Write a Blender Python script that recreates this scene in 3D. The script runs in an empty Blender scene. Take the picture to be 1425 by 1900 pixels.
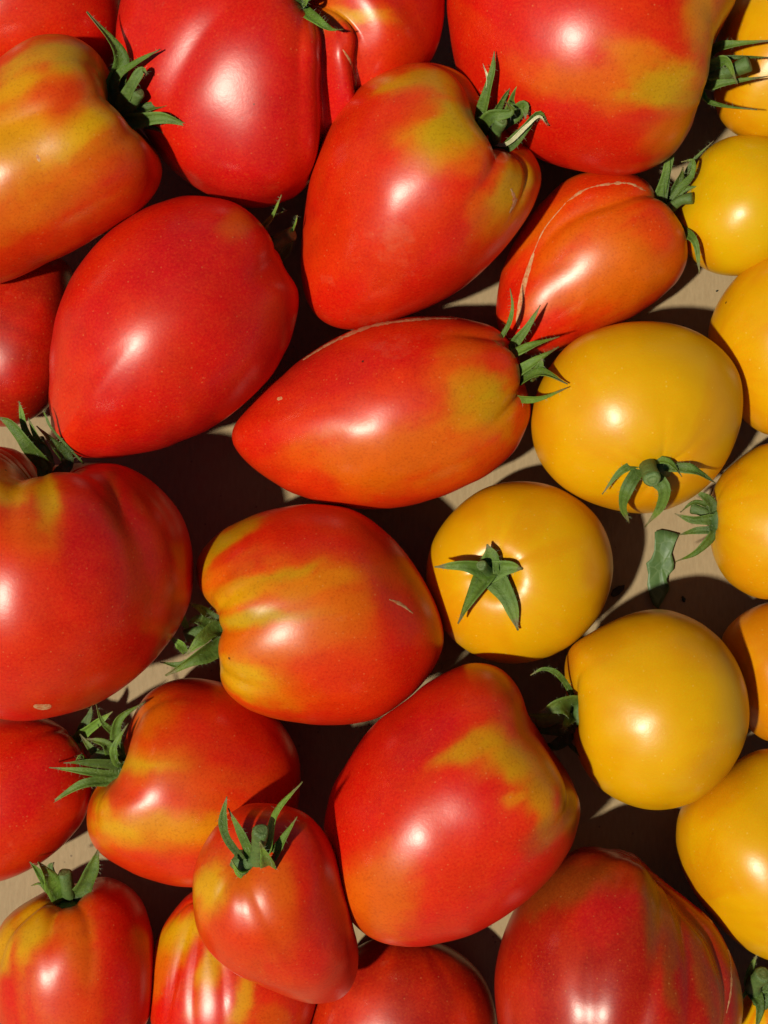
import bpy, math, random
import numpy as np
from mathutils import Vector
from mathutils.bvhtree import BVHTree

random.seed(7)
scene = bpy.context.scene
C = scene.collection
S = 0.00015                      # metres per photograph pixel at the tomatoes' mid height
CX, CY = 712.5, 950.0
ZREF, HCAM = 180.0, 3000.0       # px units: reference plane and camera height above it

# ------------------------------------------------------------------ camera
cam = bpy.data.cameras.new('camera')
cam_o = bpy.data.objects.new('camera', cam)
C.objects.link(cam_o)
cam_o.location = (0, 0, (ZREF + HCAM) * S)
cam_o.rotation_euler = (0, 0, 0)
cam.sensor_fit = 'VERTICAL'
cam.sensor_height = 24.0
cam.lens = 24.0 * HCAM / 1900.0
cam.clip_start = 0.01
cam.clip_end = 50
scene.camera = cam_o

# ------------------------------------------------------------------ world, sun, exposure
SUN = Vector((-0.47, -0.24, 1.0)).normalized()      # towards the sun
elev = math.asin(SUN.z)
world = bpy.data.worlds.new('World')
scene.world = world
world.use_nodes = True
wn = world.node_tree
for n in list(wn.nodes):
    wn.nodes.remove(n)
sky = wn.nodes.new('ShaderNodeTexSky')
sky.sky_type = 'NISHITA'
sky.sun_disc = False
sky.altitude = 1500.0
sky.air_density = 0.60
sky.dust_density = 0.6
sky.sun_elevation = elev
sky.sun_rotation = math.atan2(SUN.x, SUN.y)
bg = wn.nodes.new('ShaderNodeBackground')
bg.inputs['Strength'].default_value = 0.05
wo = wn.nodes.new('ShaderNodeOutputWorld')
wn.links.new(sky.outputs[0], bg.inputs[0])
wn.links.new(bg.outputs[0], wo.inputs[0])
sl = bpy.data.lights.new('sun', 'SUN')
sl.energy = 5.0
sl.angle = math.radians(2.4)
sl.color = (1.0, 0.94, 0.84)
so = bpy.data.objects.new('sun', sl)
C.objects.link(so)
so.location = SUN * 3
so.rotation_euler = SUN.to_track_quat('Z', 'Y').to_euler()
scene.view_settings.view_transform = 'Standard'
scene.view_settings.look = 'None'
scene.view_settings.gamma = 1.0
scene.view_settings.use_curve_mapping = False
scene.view_settings.exposure = -0.25
scene.cycles.max_bounces = 8


# ------------------------------------------------------------------ helpers
def px(x, y, z):
    """photo position of a point at height z (px units) -> px-unit world position"""
    k = (HCAM + ZREF - z) / HCAM
    return np.array([(x - CX) * k, (CY - y) * k, z])


def smooth(a, b, x):
    t = np.clip((x - a) / (b - a), 0, 1)
    return t * t * (3 - 2 * t)


def vnoise(p, seed=0):
    """value noise on an (N,3) array, result in -1..1"""
    p = np.asarray(p, dtype=np.float64) + seed * 17.31
    i = np.floor(p).astype(np.int64)
    f = p - i
    f = f * f * f * (f * (f * 6 - 15) + 10)

    def h(ix, iy, iz):
        n = (ix * 374761393 + iy * 668265263 + iz * 2147483647 + seed * 144665) & 0xFFFFFFFF
        n = ((n ^ (n >> 13)) * 1274126177) & 0xFFFFFFFF
        n = n ^ (n >> 16)
        return (n & 0xFFFF) / 32767.5 - 1.0
    r = 0
    for dx in (0, 1):
        wx = f[:, 0] if dx else 1 - f[:, 0]
        for dy in (0, 1):
            wy = f[:, 1] if dy else 1 - f[:, 1]
            for dz in (0, 1):
                wz = f[:, 2] if dz else 1 - f[:, 2]
                r = r + wx * wy * wz * h(i[:, 0] + dx, i[:, 1] + dy, i[:, 2] + dz)
    return r


def fbm(p, seed=0, octv=3):
    r, a = 0, 1.0
    for k in range(octv):
        r = r + a * vnoise(p * 2 ** k, seed + k)
        a *= 0.5
    return r


def mesh_obj(name, verts, faces, mat, parent=None, smooth_shade=True, col=None):
    me = bpy.data.meshes.new(name)
    me.from_pydata([tuple(v) for v in verts], [], [tuple(f) for f in faces])
    if smooth_shade:
        me.polygons.foreach_set('use_smooth', np.ones(len(me.polygons), dtype=bool))
    if col is not None:
        a = me.color_attributes.new('pigment', 'FLOAT_COLOR', 'POINT')
        c4 = np.ones((len(verts), 4), dtype=np.float32)
        c4[:, :3] = col
        a.data.foreach_set('color', c4.ravel())
    me.update()
    o = bpy.data.objects.new(name, me)
    C.objects.link(o)
    me.materials.append(mat)
    if parent is not None:
        o.parent = parent
    return o


# ------------------------------------------------------------------ materials
def new_mat(name):
    m = bpy.data.materials.new(name)
    m.use_nodes = True
    nt = m.node_tree
    b = nt.nodes['Principled BSDF']
    return m, nt, b


def N(nt, t, **kw):
    n = nt.nodes.new(t)
    for k, v in kw.items():
        if k in n.inputs:
            n.inputs[k].default_value = v
        else:
            setattr(n, k, v)
    return n


def mixrgb(nt, fac, a, b, mode='MIX'):
    n = nt.nodes.new('ShaderNodeMix')
    n.data_type = 'RGBA'
    n.blend_type = mode
    for sock, v in ((n.inputs[0], fac), (n.inputs[6], a), (n.inputs[7], b)):
        if hasattr(v, 'is_linked'):
            nt.links.new(v, sock)
        elif isinstance(v, (int, float)):
            sock.default_value = v
        else:
            sock.default_value = (*v, 1)
    return n.outputs[2]


def ramp(nt, src, stops):
    r = nt.nodes.new('ShaderNodeValToRGB')
    e = r.color_ramp.elements
    e[0].position, e[0].color = stops[0][0], (*[stops[0][1]] * 3, 1)
    e[1].position, e[1].color = stops[-1][0], (*[stops[-1][1]] * 3, 1)
    for p, v in stops[1:-1]:
        k = e.new(p)
        k.color = (v, v, v, 1)
    nt.links.new(src, r.inputs[0])
    return r.outputs[0]


def skin_material(name, rough, coat, coat_rough, sss, speck, grain_bump):
    m, nt, b = new_mat(name)
    L = nt.links.new
    at = N(nt, 'ShaderNodeVertexColor', layer_name='pigment')
    tc = N(nt, 'ShaderNodeTexCoord')
    oi = N(nt, 'ShaderNodeObjectInfo')
    add = N(nt, 'ShaderNodeVectorMath', operation='ADD')
    L(tc.outputs['Object'], add.inputs[0])
    L(oi.outputs['Random'], add.inputs[1])
    vec = add.outputs[0]
    grain = N(nt, 'ShaderNodeTexNoise', Scale=1500.0, Detail=3.0, Roughness=0.6)
    L(vec, grain.inputs['Vector'])
    med = N(nt, 'ShaderNodeTexNoise', Scale=140.0, Detail=4.0, Roughness=0.6)
    L(vec, med.inputs['Vector'])
    c1 = mixrgb(nt, ramp(nt, med.outputs[0], [(0.35, 0.0), (0.75, 0.07 if speck > 0.5 else 0.0)]), at.outputs[0], (0.60, 0.12, 0.006))
    c2 = mixrgb(nt, ramp(nt, grain.outputs[0], [(0.52, 0.0), (0.78, 0.12)]), c1, (0.66, 0.20, 0.012) if speck > 0.5 else (0.74, 0.46, 0.02))
    c2 = mixrgb(nt, ramp(nt, grain.outputs[0], [(0.25, 0.30), (0.5, 0.0)]), c2, (0.22, 0.004, 0.002), 'MULTIPLY') if speck > 0.5 else c2
    # pale freckles and dust
    vo = N(nt, 'ShaderNodeTexVoronoi', Scale=330.0, Randomness=1.0)
    L(vec, vo.inputs['Vector'])
    pick = N(nt, 'ShaderNodeSeparateColor')
    L(vo.outputs['Color'], pick.inputs[0])
    dot = ramp(nt, vo.outputs['Distance'], [(0.05, 1.0), (0.11, 0.0)])
    sel = ramp(nt, pick.outputs[0], [(0.80, 0.0), (1.0, 1.0)])
    mul = N(nt, 'ShaderNodeMath', operation='MULTIPLY')
    L(dot, mul.inputs[0])
    L(sel, mul.inputs[1])
    mul2 = N(nt, 'ShaderNodeMath', operation='MULTIPLY')
    L(mul.outputs[0], mul2.inputs[0])
    clus = N(nt, 'ShaderNodeTexNoise', Scale=38.0, Detail=2.0)
    L(vec, clus.inputs['Vector'])
    cl = ramp(nt, clus.outputs[0], [(0.48, 0.0), (0.72, 0.9 * speck)])
    L(cl, mul2.inputs[1])
    c3 = mixrgb(nt, mul2.outputs[0], c2, (0.76, 0.30, 0.10))
    vo2 = N(nt, 'ShaderNodeTexVoronoi', Scale=820.0, Randomness=1.0)
    L(vec, vo2.inputs['Vector'])
    pick2 = N(nt, 'ShaderNodeSeparateColor')
    L(vo2.outputs['Color'], pick2.inputs[0])
    m3 = N(nt, 'ShaderNodeMath', operation='MULTIPLY')
    L(ramp(nt, vo2.outputs['Distance'], [(0.10, 1.0), (0.26, 0.0)]), m3.inputs[0])
    L(ramp(nt, pick2.outputs[1], [(0.78, 0.0), (1.0, 0.22 if speck > 0.5 else 0.40)]), m3.inputs[1])
    c3 = mixrgb(nt, m3.outputs[0], c3, (0.78, 0.36, 0.10) if speck > 0.5 else (0.80, 0.55, 0.10))
    vo3 = N(nt, 'ShaderNodeTexVoronoi', Scale=75.0, Randomness=1.0)
    L(vec, vo3.inputs['Vector'])
    pick3 = N(nt, 'ShaderNodeSeparateColor')
    L(vo3.outputs['Color'], pick3.inputs[0])
    m4 = N(nt, 'ShaderNodeMath', operation='MULTIPLY')
    L(ramp(nt, vo3.outputs['Distance'], [(0.022, 0.9), (0.034, 0.0)]), m4.inputs[0])
    L(ramp(nt, pick3.outputs[2], [(0.80, 0.0), (0.84, 1.0)]), m4.inputs[1])
    c3 = mixrgb(nt, m4.outputs[0], c3, (0.05, 0.015, 0.006))
    sc1 = N(nt, 'ShaderNodeTexNoise', Scale=42.0, Detail=5.0, Roughness=0.7)
    L(vec, sc1.inputs['Vector'])
    scuff = ramp(nt, sc1.outputs[0], [(0.64, 0.0), (0.74, 1.0)])
    c3 = mixrgb(nt, ramp(nt, sc1.outputs[0], [(0.64, 0.0), (0.74, 0.10)]), c3, (0.70, 0.34, 0.14) if speck > 0.5 else (0.72, 0.50, 0.12))
    L(c3, b.inputs['Base Color'])
    b.inputs['Roughness'].default_value = rough
    rr = N(nt, 'ShaderNodeMapRange')
    L(med.outputs[0], rr.inputs[0])
    rr.inputs[3].default_value = rough - 0.04
    rr.inputs[4].default_value = rough + 0.06
    ra = N(nt, 'ShaderNodeMath', operation='MULTIPLY_ADD')
    L(scuff, ra.inputs[0])
    ra.inputs[1].default_value = 0.10
    L(rr.outputs[0], ra.inputs[2])
    L(ra.outputs[0], b.inputs['Roughness'])
    b.inputs['IOR'].default_value = 1.43
    b.inputs['Specular Tint'].default_value = (1.0, 0.84, 0.74, 1)
    b.inputs['Coat Weight'].default_value = coat
    b.inputs['Coat Roughness'].default_value = coat_rough
    b.inputs['Subsurface Weight'].default_value = sss
    b.inputs['Subsurface Radius'].default_value = (1.0, 0.35, 0.08)
    b.inputs['Subsurface Scale'].default_value = 0.004
    bp = N(nt, 'ShaderNodeBump', Strength=grain_bump, Distance=0.00012)
    g2 = N(nt, 'ShaderNodeTexNoise', Scale=1100.0, Detail=2.0)
    L(vec, g2.inputs['Vector'])
    L(g2.outputs[0], bp.inputs['Height'])
    bp2 = N(nt, 'ShaderNodeBump', Strength=0.20, Distance=0.0006)
    g3 = N(nt, 'ShaderNodeTexNoise', Scale=70.0, Detail=3.0)
    L(vec, g3.inputs['Vector'])
    L(g3.outputs[0], bp2.inputs['Height'])
    L(bp.outputs[0], bp2.inputs['Normal'])
    L(bp2.outputs[0], b.inputs['Normal'])
    return m


M_RED = skin_material('red_tomato_skin', 0.31, 0.16, 0.36, 0.03, 0.51, 0.16)
M_YEL = skin_material('yellow_tomato_skin', 0.31, 0.08, 0.36, 0.14, 0.12, 0.15)


def green_material():
    m, nt, b = new_mat('calyx_green')
    L = nt.links.new
    at = N(nt, 'ShaderNodeVertexColor', layer_name='pigment')
    tc = N(nt, 'ShaderNodeTexCoord')
    n1 = N(nt, 'ShaderNodeTexNoise', Scale=620.0, Detail=5.0, Roughness=0.72)
    L(tc.outputs['Object'], n1.inputs['Vector'])
    c1 = mixrgb(nt, ramp(nt, n1.outputs[0], [(0.40, 0.0), (0.75, 0.45)]), at.outputs[0], (0.15, 0.21, 0.035))
    n2 = N(nt, 'ShaderNodeTexNoise', Scale=260.0, Detail=3.0)
    L(tc.outputs['Object'], n2.inputs['Vector'])
    c2 = mixrgb(nt, ramp(nt, n2.outputs[0], [(0.3, 0.6), (0.55, 0.0)]), c1, (0.42, 0.5, 0.3), 'MULTIPLY')
    L(c2, b.inputs['Base Color'])
    b.inputs['Roughness'].default_value = 0.55
    b.inputs['Subsurface Weight'].default_value = 0.08
    b.inputs['Subsurface Radius'].default_value = (0.4, 1.0, 0.2)
    b.inputs['Subsurface Scale'].default_value = 0.001
    bp = N(nt, 'ShaderNodeBump', Strength=1.0, Distance=0.0005)
    L(n1.outputs[0], bp.inputs['Height'])
    L(bp.outputs[0], b.inputs['Normal'])
    return m


M_GREEN = green_material()
M_HAIR, _nt, _b = new_mat('calyx_fuzz')
_b.inputs['Base Color'].default_value = (0.30, 0.36, 0.18, 1)
_b.inputs['Roughness'].default_value = 0.5


def scar_material():
    m, nt, b = new_mat('corky_scar')
    tc = N(nt, 'ShaderNodeTexCoord')
    n1 = N(nt, 'ShaderNodeTexNoise', Scale=900.0, Detail=3.0)
    nt.links.new(tc.outputs['Object'], n1.inputs['Vector'])
    c = mixrgb(nt, ramp(nt, n1.outputs[0], [(0.35, 0.0), (0.65, 1.0)]), (0.52, 0.13, 0.035), (0.56, 0.33, 0.14))
    nt.links.new(c, b.inputs['Base Color'])
    b.inputs['Roughness'].default_value = 0.7
    bp = N(nt, 'ShaderNodeBump', Strength=0.6, Distance=0.0003)
    nt.links.new(n1.outputs[0], bp.inputs['Height'])
    nt.links.new(bp.outputs[0], b.inputs['Normal'])
    return m


M_SCAR = scar_material()


def card_material():
    m, nt, b = new_mat('cardboard')
    L = nt.links.new
    tc = N(nt, 'ShaderNodeTexCoord')
    mp = N(nt, 'ShaderNodeMapping')
    mp.inputs['Scale'].default_value = (1.0, 0.25, 1.0)
    L(tc.outputs['Object'], mp.inputs[0])
    n1 = N(nt, 'ShaderNodeTexNoise', Scale=900.0, Detail=5.0, Roughness=0.7)
    L(mp.outputs[0], n1.inputs['Vector'])
    n2 = N(nt, 'ShaderNodeTexNoise', Scale=35.0, Detail=4.0)
    L(tc.outputs['Object'], n2.inputs['Vector'])
    c = mixrgb(nt, ramp(nt, n1.outputs[0], [(0.3, 0.0), (0.7, 1.0)]), (0.27, 0.188, 0.085), (0.345, 0.247, 0.120))
    c = mixrgb(nt, ramp(nt, n2.outputs[0], [(0.4, 0.0), (0.75, 0.3)]), c, (0.30, 0.21, 0.10))
    vo = N(nt, 'ShaderNodeTexVoronoi', Scale=160.0)
    L(tc.outputs['Object'], vo.inputs['Vector'])
    c = mixrgb(nt, ramp(nt, vo.outputs['Distance'], [(0.03, 0.8), (0.07, 0.0)]), c, (0.12, 0.08, 0.04))
    L(c, b.inputs['Base Color'])
    b.inputs['Roughness'].default_value = 0.75
    bp = N(nt, 'ShaderNodeBump', Strength=0.35, Distance=0.0003)
    L(n1.outputs[0], bp.inputs['Height'])
    L(bp.outputs[0], b.inputs['Normal'])
    return m


M_CARD = card_material()

# ------------------------------------------------------------------ pigments (linear base colours)
PIG = {
    'r': (0.60, 0.0065, 0.0018),   # ripe red
    'd': (0.34, 0.0070, 0.0022),   # dark red, shade put into the colour
    'c': (0.52, 0.0055, 0.0060),   # crimson, pinkish
    'o': (0.61, 0.112, 0.0014),    # orange
    'm': (0.62, 0.024, 0.0014),    # orange red
    'y': (0.60, 0.320, 0.0020),    # yellow shoulder
    'g': (0.46, 0.270, 0.0018),    # olive green shoulder
    'b': (0.19, 0.065, 0.0050),    # brownish green
    'Y': (0.66, 0.330, 0.0008),    # yellow tomato
    'O': (0.60, 0.200, 0.0015),    # orange of yellow tomato; its rim patches paint in bounced light
    'L': (0.63, 0.365, 0.0012),    # lighter yellow
}


# ------------------------------------------------------------------ tomato body
class Body:
    pass


def outline_polar(pts, c, nbin=360, harm=40):
    P = np.array(pts, float)
    n = len(P)
    q = []
    for k in range(n):                                          # closed centripetal-like spline through the points
        p0, p1, p2, p3 = P[k - 1], P[k], P[(k + 1) % n], P[(k + 2) % n]
        t = np.linspace(0, 1, max(3, int(np.hypot(*(p2 - p1)) / 3)), endpoint=False)[:, None]
        q.append(0.5 * ((2 * p1) + (-p0 + p2) * t + (2 * p0 - 5 * p1 + 4 * p2 - p3) * t ** 2 + (-p0 + 3 * p1 - 3 * p2 + p3) * t ** 3))
    q = np.vstack(q)
    d = q - np.array(c)
    al = np.arctan2(-d[:, 1], d[:, 0])
    r = np.hypot(d[:, 0], d[:, 1])
    o = np.argsort(al)
    al, r = al[o], r[o]
    grid = np.linspace(-math.pi, math.pi, nbin, endpoint=False)
    rr = np.interp(grid, np.r_[al - 2 * math.pi, al, al + 2 * math.pi], np.r_[r, r, r])
    F = np.fft.rfft(rr)
    k = np.arange(len(F))
    F *= np.exp(-(k / harm) ** 2)
    return np.fft.irfft(F, nbin)


def per_interp(vals, ang):
    n = len(vals)
    g = (ang + math.pi) / (2 * math.pi) * n
    i = np.floor(g).astype(int)
    f = g - i
    return vals[i % n] * (1 - f) + vals[(i + 1) % n] * f


def build_body(T, idx):
    nt_, nf_ = T.get('res', (112, 176))
    pts = T['out']
    c = T['c']
    kz = T.get('kz', 0.92)
    base = T.get('base', 0.0)
    rho = outline_polar(pts, c, harm=T.get('harm', 16 if T.get('yellow') else 28))
    sx, sy = T['stem']
    a0 = math.atan2(-(sy - c[1]), sx - c[0])
    dist = math.hypot(sx - c[0], sy - c[1])
    if 'elev' in T:
        el = math.radians(T['elev'])
    else:
        el = math.acos(min(1, dist / (per_interp(rho, np.array([a0]))[0] * 0.93)))
    th = np.linspace(0, math.pi, nt_)
    R = 0.5 * (per_interp(rho, a0 + th) + per_interp(rho, a0 - th))
    if T.get('round', 0) > 0:                                   # end-on fruit: blend to a rounder profile
        R = R * (1 - T['round']) + R.mean() * T['round'] * (1 - 0.06 * np.cos(2 * th))
    for _ in range(2):
        R = np.r_[R[1:2], R, R[-2:-1]]
        R = 0.25 * R[:-2] + 0.5 * R[1:-1] + 0.25 * R[2:]
    TH, PH = np.meshgrid(th, np.linspace(0, 2 * math.pi, nf_, endpoint=False), indexing='ij')
    RR = np.repeat(R[:, None], nf_, 1)
    # local frame
    ax = np.array([math.cos(a0) * math.cos(el), math.sin(a0) * math.cos(el), math.sin(el)])
    v = np.array([-math.sin(a0), math.cos(a0), 0.0])
    w = np.cross(ax, v)

    def angles(x, y):                                           # (theta, phi) of the upper surface under a photo point
        d = np.array([x - c[0], -(y - c[1])])
        Rm = per_interp(rho, np.array([math.atan2(d[1], d[0])]))[0]
        q = min(0.98, np.hypot(*d) / Rm)
        p = np.array([d[0], d[1], Rm * math.sqrt(1 - q * q)])
        p /= np.linalg.norm(p)
        return math.acos(np.clip(p @ ax, -1, 1)), math.atan2(p @ w, p @ v)
    # dimple at the stem, lobes between grooves
    dd, ds = T.get('dimple', (0.16, 0.30))
    prof = 1 - dd * np.exp(-(TH / ds) ** 2)
    rng = np.random.RandomState(idx * 13 + 5)
    n, amp, reach = T.get('ribs', (5, 0.03, 1.1))
    ph0 = rng.rand() * 6.28
    wob = 0.25 * np.sin(PH * 2 + rng.rand() * 6)
    gro = np.exp(-(np.abs(np.sin((PH + ph0 + wob) * n / 2)) / 0.45) ** 2)
    env = np.exp(-(TH / reach) ** 2)
    prof = prof - amp * gro * env
    for (gx, gy, dep, wid, rch) in T.get('grooves', []):
        _, p0 = angles(gx, gy)
        bend = 0.06 * np.sin(TH * 3 + gx)
        dp = (PH - p0 + bend + math.pi) % (2 * math.pi) - math.pi
        lat = dp * np.sin(np.clip(TH, 0.12, 2.9))               # roughly constant width
        prof = prof - dep * np.exp(-np.abs(lat / wid) ** 1.5) * np.exp(-(TH / rch) ** 3)
    for (bx, by, hei, wid) in T.get('bumps', []):
        t0, p0 = angles(bx, by)
        cosd = np.cos(TH) * math.cos(t0) + np.sin(TH) * math.sin(t0) * np.cos(PH - p0)
        prof = prof + hei * np.exp(-(np.arccos(np.clip(cosd, -1, 1)) / wid) ** 2)
    RR = RR * prof
    dirs = (np.cos(TH)[..., None] * ax + np.sin(TH)[..., None] *
            (np.cos(PH)[..., None] * v + np.sin(PH)[..., None] * w))
    V = (dirs * RR[..., None]).reshape(-1, 3)
    V += (dirs.reshape(-1, 3) * (0.010 * R.mean() * fbm(dirs.reshape(-1, 3) * 1.7, idx + 40, 2))[:, None])
    V[:, 2] *= kz
    # fit the contour about the fruit's own centre
    for it in range(3):
        al = np.arctan2(V[:, 1], V[:, 0])
        rad = np.hypot(V[:, 0], V[:, 1])
        nb = 120
        bi = ((al + math.pi) / (2 * math.pi) * nb).astype(int) % nb
        sil = np.zeros(nb)
        np.maximum.at(sil, bi, rad)
        g = np.linspace(-math.pi, math.pi, nb, endpoint=False) + math.pi / nb
        good = sil > 0
        sil = np.interp(g, np.r_[g[good] - 2 * math.pi, g[good], g[good] + 2 * math.pi], np.tile(sil[good], 3))
        s = per_interp(rho, g) / sil
        F = np.fft.rfft(s)
        F *= np.exp(-(np.arange(len(F)) / (18 + 8 * it)) ** 2)
        s = np.fft.irfft(F, nb)
        sm = np.median(s)
        sv = per_interp(np.roll(s, 0), al - math.pi / nb)
        k = smooth(0.0, 0.85, rad / per_interp(rho, al))
        sc = sm + (sv - sm) * k
        V[:, 0] *= sc
        V[:, 1] *= sc
    hz = -V[:, 2].min()
    zc = base + hz - (1.5 if base == 0 else 0)
    cen = px(c[0], c[1], zc)
    kk = (HCAM + ZREF - zc) / HCAM
    V[:, :2] *= kk
    B = Body()
    B.zc, B.hz, B.base, B.cen, B.ax = zc, hz, base, cen, ax
    W = V + cen                                                 # px-unit world
    # ---------------- pigment
    pal = PIG[T.get('col', 'r')]
    col = np.tile(np.array(pal), (len(W), 1))
    kw = (HCAM + ZREF - W[:, 2]) / HCAM
    PX = W[:, 0] / kw + CX
    PY = CY - W[:, 1] / kw
    th_, ph_ = TH.ravel(), PH.ravel()
    mer = np.stack([np.cos(ph_) * 2.6, np.sin(ph_) * 2.6, th_ * 0.55], 1)   # streaks along the meridians
    stre = fbm(mer, idx + 3, 3)
    iso = fbm(W / 70.0, idx + 9, 4)
    fan = fbm(mer * np.array([2.6, 2.6, 1.3]), idx + 77, 3) * np.sin(th_) ** 0.5
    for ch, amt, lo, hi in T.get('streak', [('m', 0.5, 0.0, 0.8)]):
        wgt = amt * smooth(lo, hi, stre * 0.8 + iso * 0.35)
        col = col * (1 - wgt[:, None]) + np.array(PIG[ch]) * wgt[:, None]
    for ch, amt, th0 in T.get('shoulder', []):
        wgt = amt * smooth(th0, th0 * 0.35, th_ - 0.28 * stre - 0.1 * iso)
        col = col * (1 - wgt[:, None]) + np.array(PIG[ch]) * wgt[:, None]
    up = smooth(-0.45, 0.05, V[:, 2] / hz)
    wx = 11 * fbm(W / 60.0, idx + 21, 3)
    wy = 11 * fbm(W / 60.0, idx + 31, 3)
    fine = fbm(W / 10.0, idx + 91, 2)
    plist = []
    for q_ in T.get('patch', []):                               # green ripens through orange to red
        if q_[5] in 'gy' and T.get('col') != 'o':
            plist.append((q_[0], q_[1], q_[2] * 1.25 + 8, q_[3] * 1.25 + 8, q_[4], 'o', q_[6] * 0.6))
        plist.append(q_)
    for (x, y, rx, ry, rot, ch, st) in plist:
        cr, sr = math.cos(math.radians(rot)), math.sin(math.radians(rot))
        dx = PX - x + wx
        dy = -(PY - y) + wy
        u = (dx * cr + dy * sr) / rx
        q = (-dx * sr + dy * cr) / ry
        d = np.sqrt(u * u + q * q)
        wgt = st * smooth(1.4, 0.40, d + 0.10 * iso + 0.22 * fan + 0.10 * fine) * up
        col = col * (1 - wgt[:, None]) + np.array(PIG[ch]) * wgt[:, None]
    col = col * (1 + (0.02 if T.get('yellow') else 0.06) * fbm(W / 30.0, idx + 51, 3))[:, None]
    B.px = np.stack([PX, PY], 1)
    # ---------------- faces
    faces = []
    ii = np.arange(nt_ * nf_).reshape(nt_, nf_)
    for a in range(nt_ - 1):
        r0, r1 = ii[a], ii[a + 1]
        r0n, r1n = np.roll(r0, -1), np.roll(r1, -1)
        if a == 0:
            faces += [(int(r0[0]), int(x), int(y)) for x, y in zip(r1, r1n)]
        elif a == nt_ - 2:
            faces += [(int(x), int(r1[0]), int(y)) for x, y in zip(r0, r0n)]
        else:
            faces += [(int(p), int(q), int(s_), int(t)) for p, q, s_, t in zip(r0, r1, r1n, r0n)]
    # drop the duplicate pole vertices
    keep = np.ones(nt_ * nf_, bool)
    keep[1:nf_] = False
    keep[(nt_ - 1) * nf_ + 1:] = False
    new = np.cumsum(keep) - 1
    faces = [tuple(int(new[i]) for i in f) for f in faces]
    W, col = W[keep], col[keep]
    B.W, B.col, B.faces = W, np.clip(col, 0.001, 0.9), faces
    B.pole = W[0]
    return B


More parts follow.
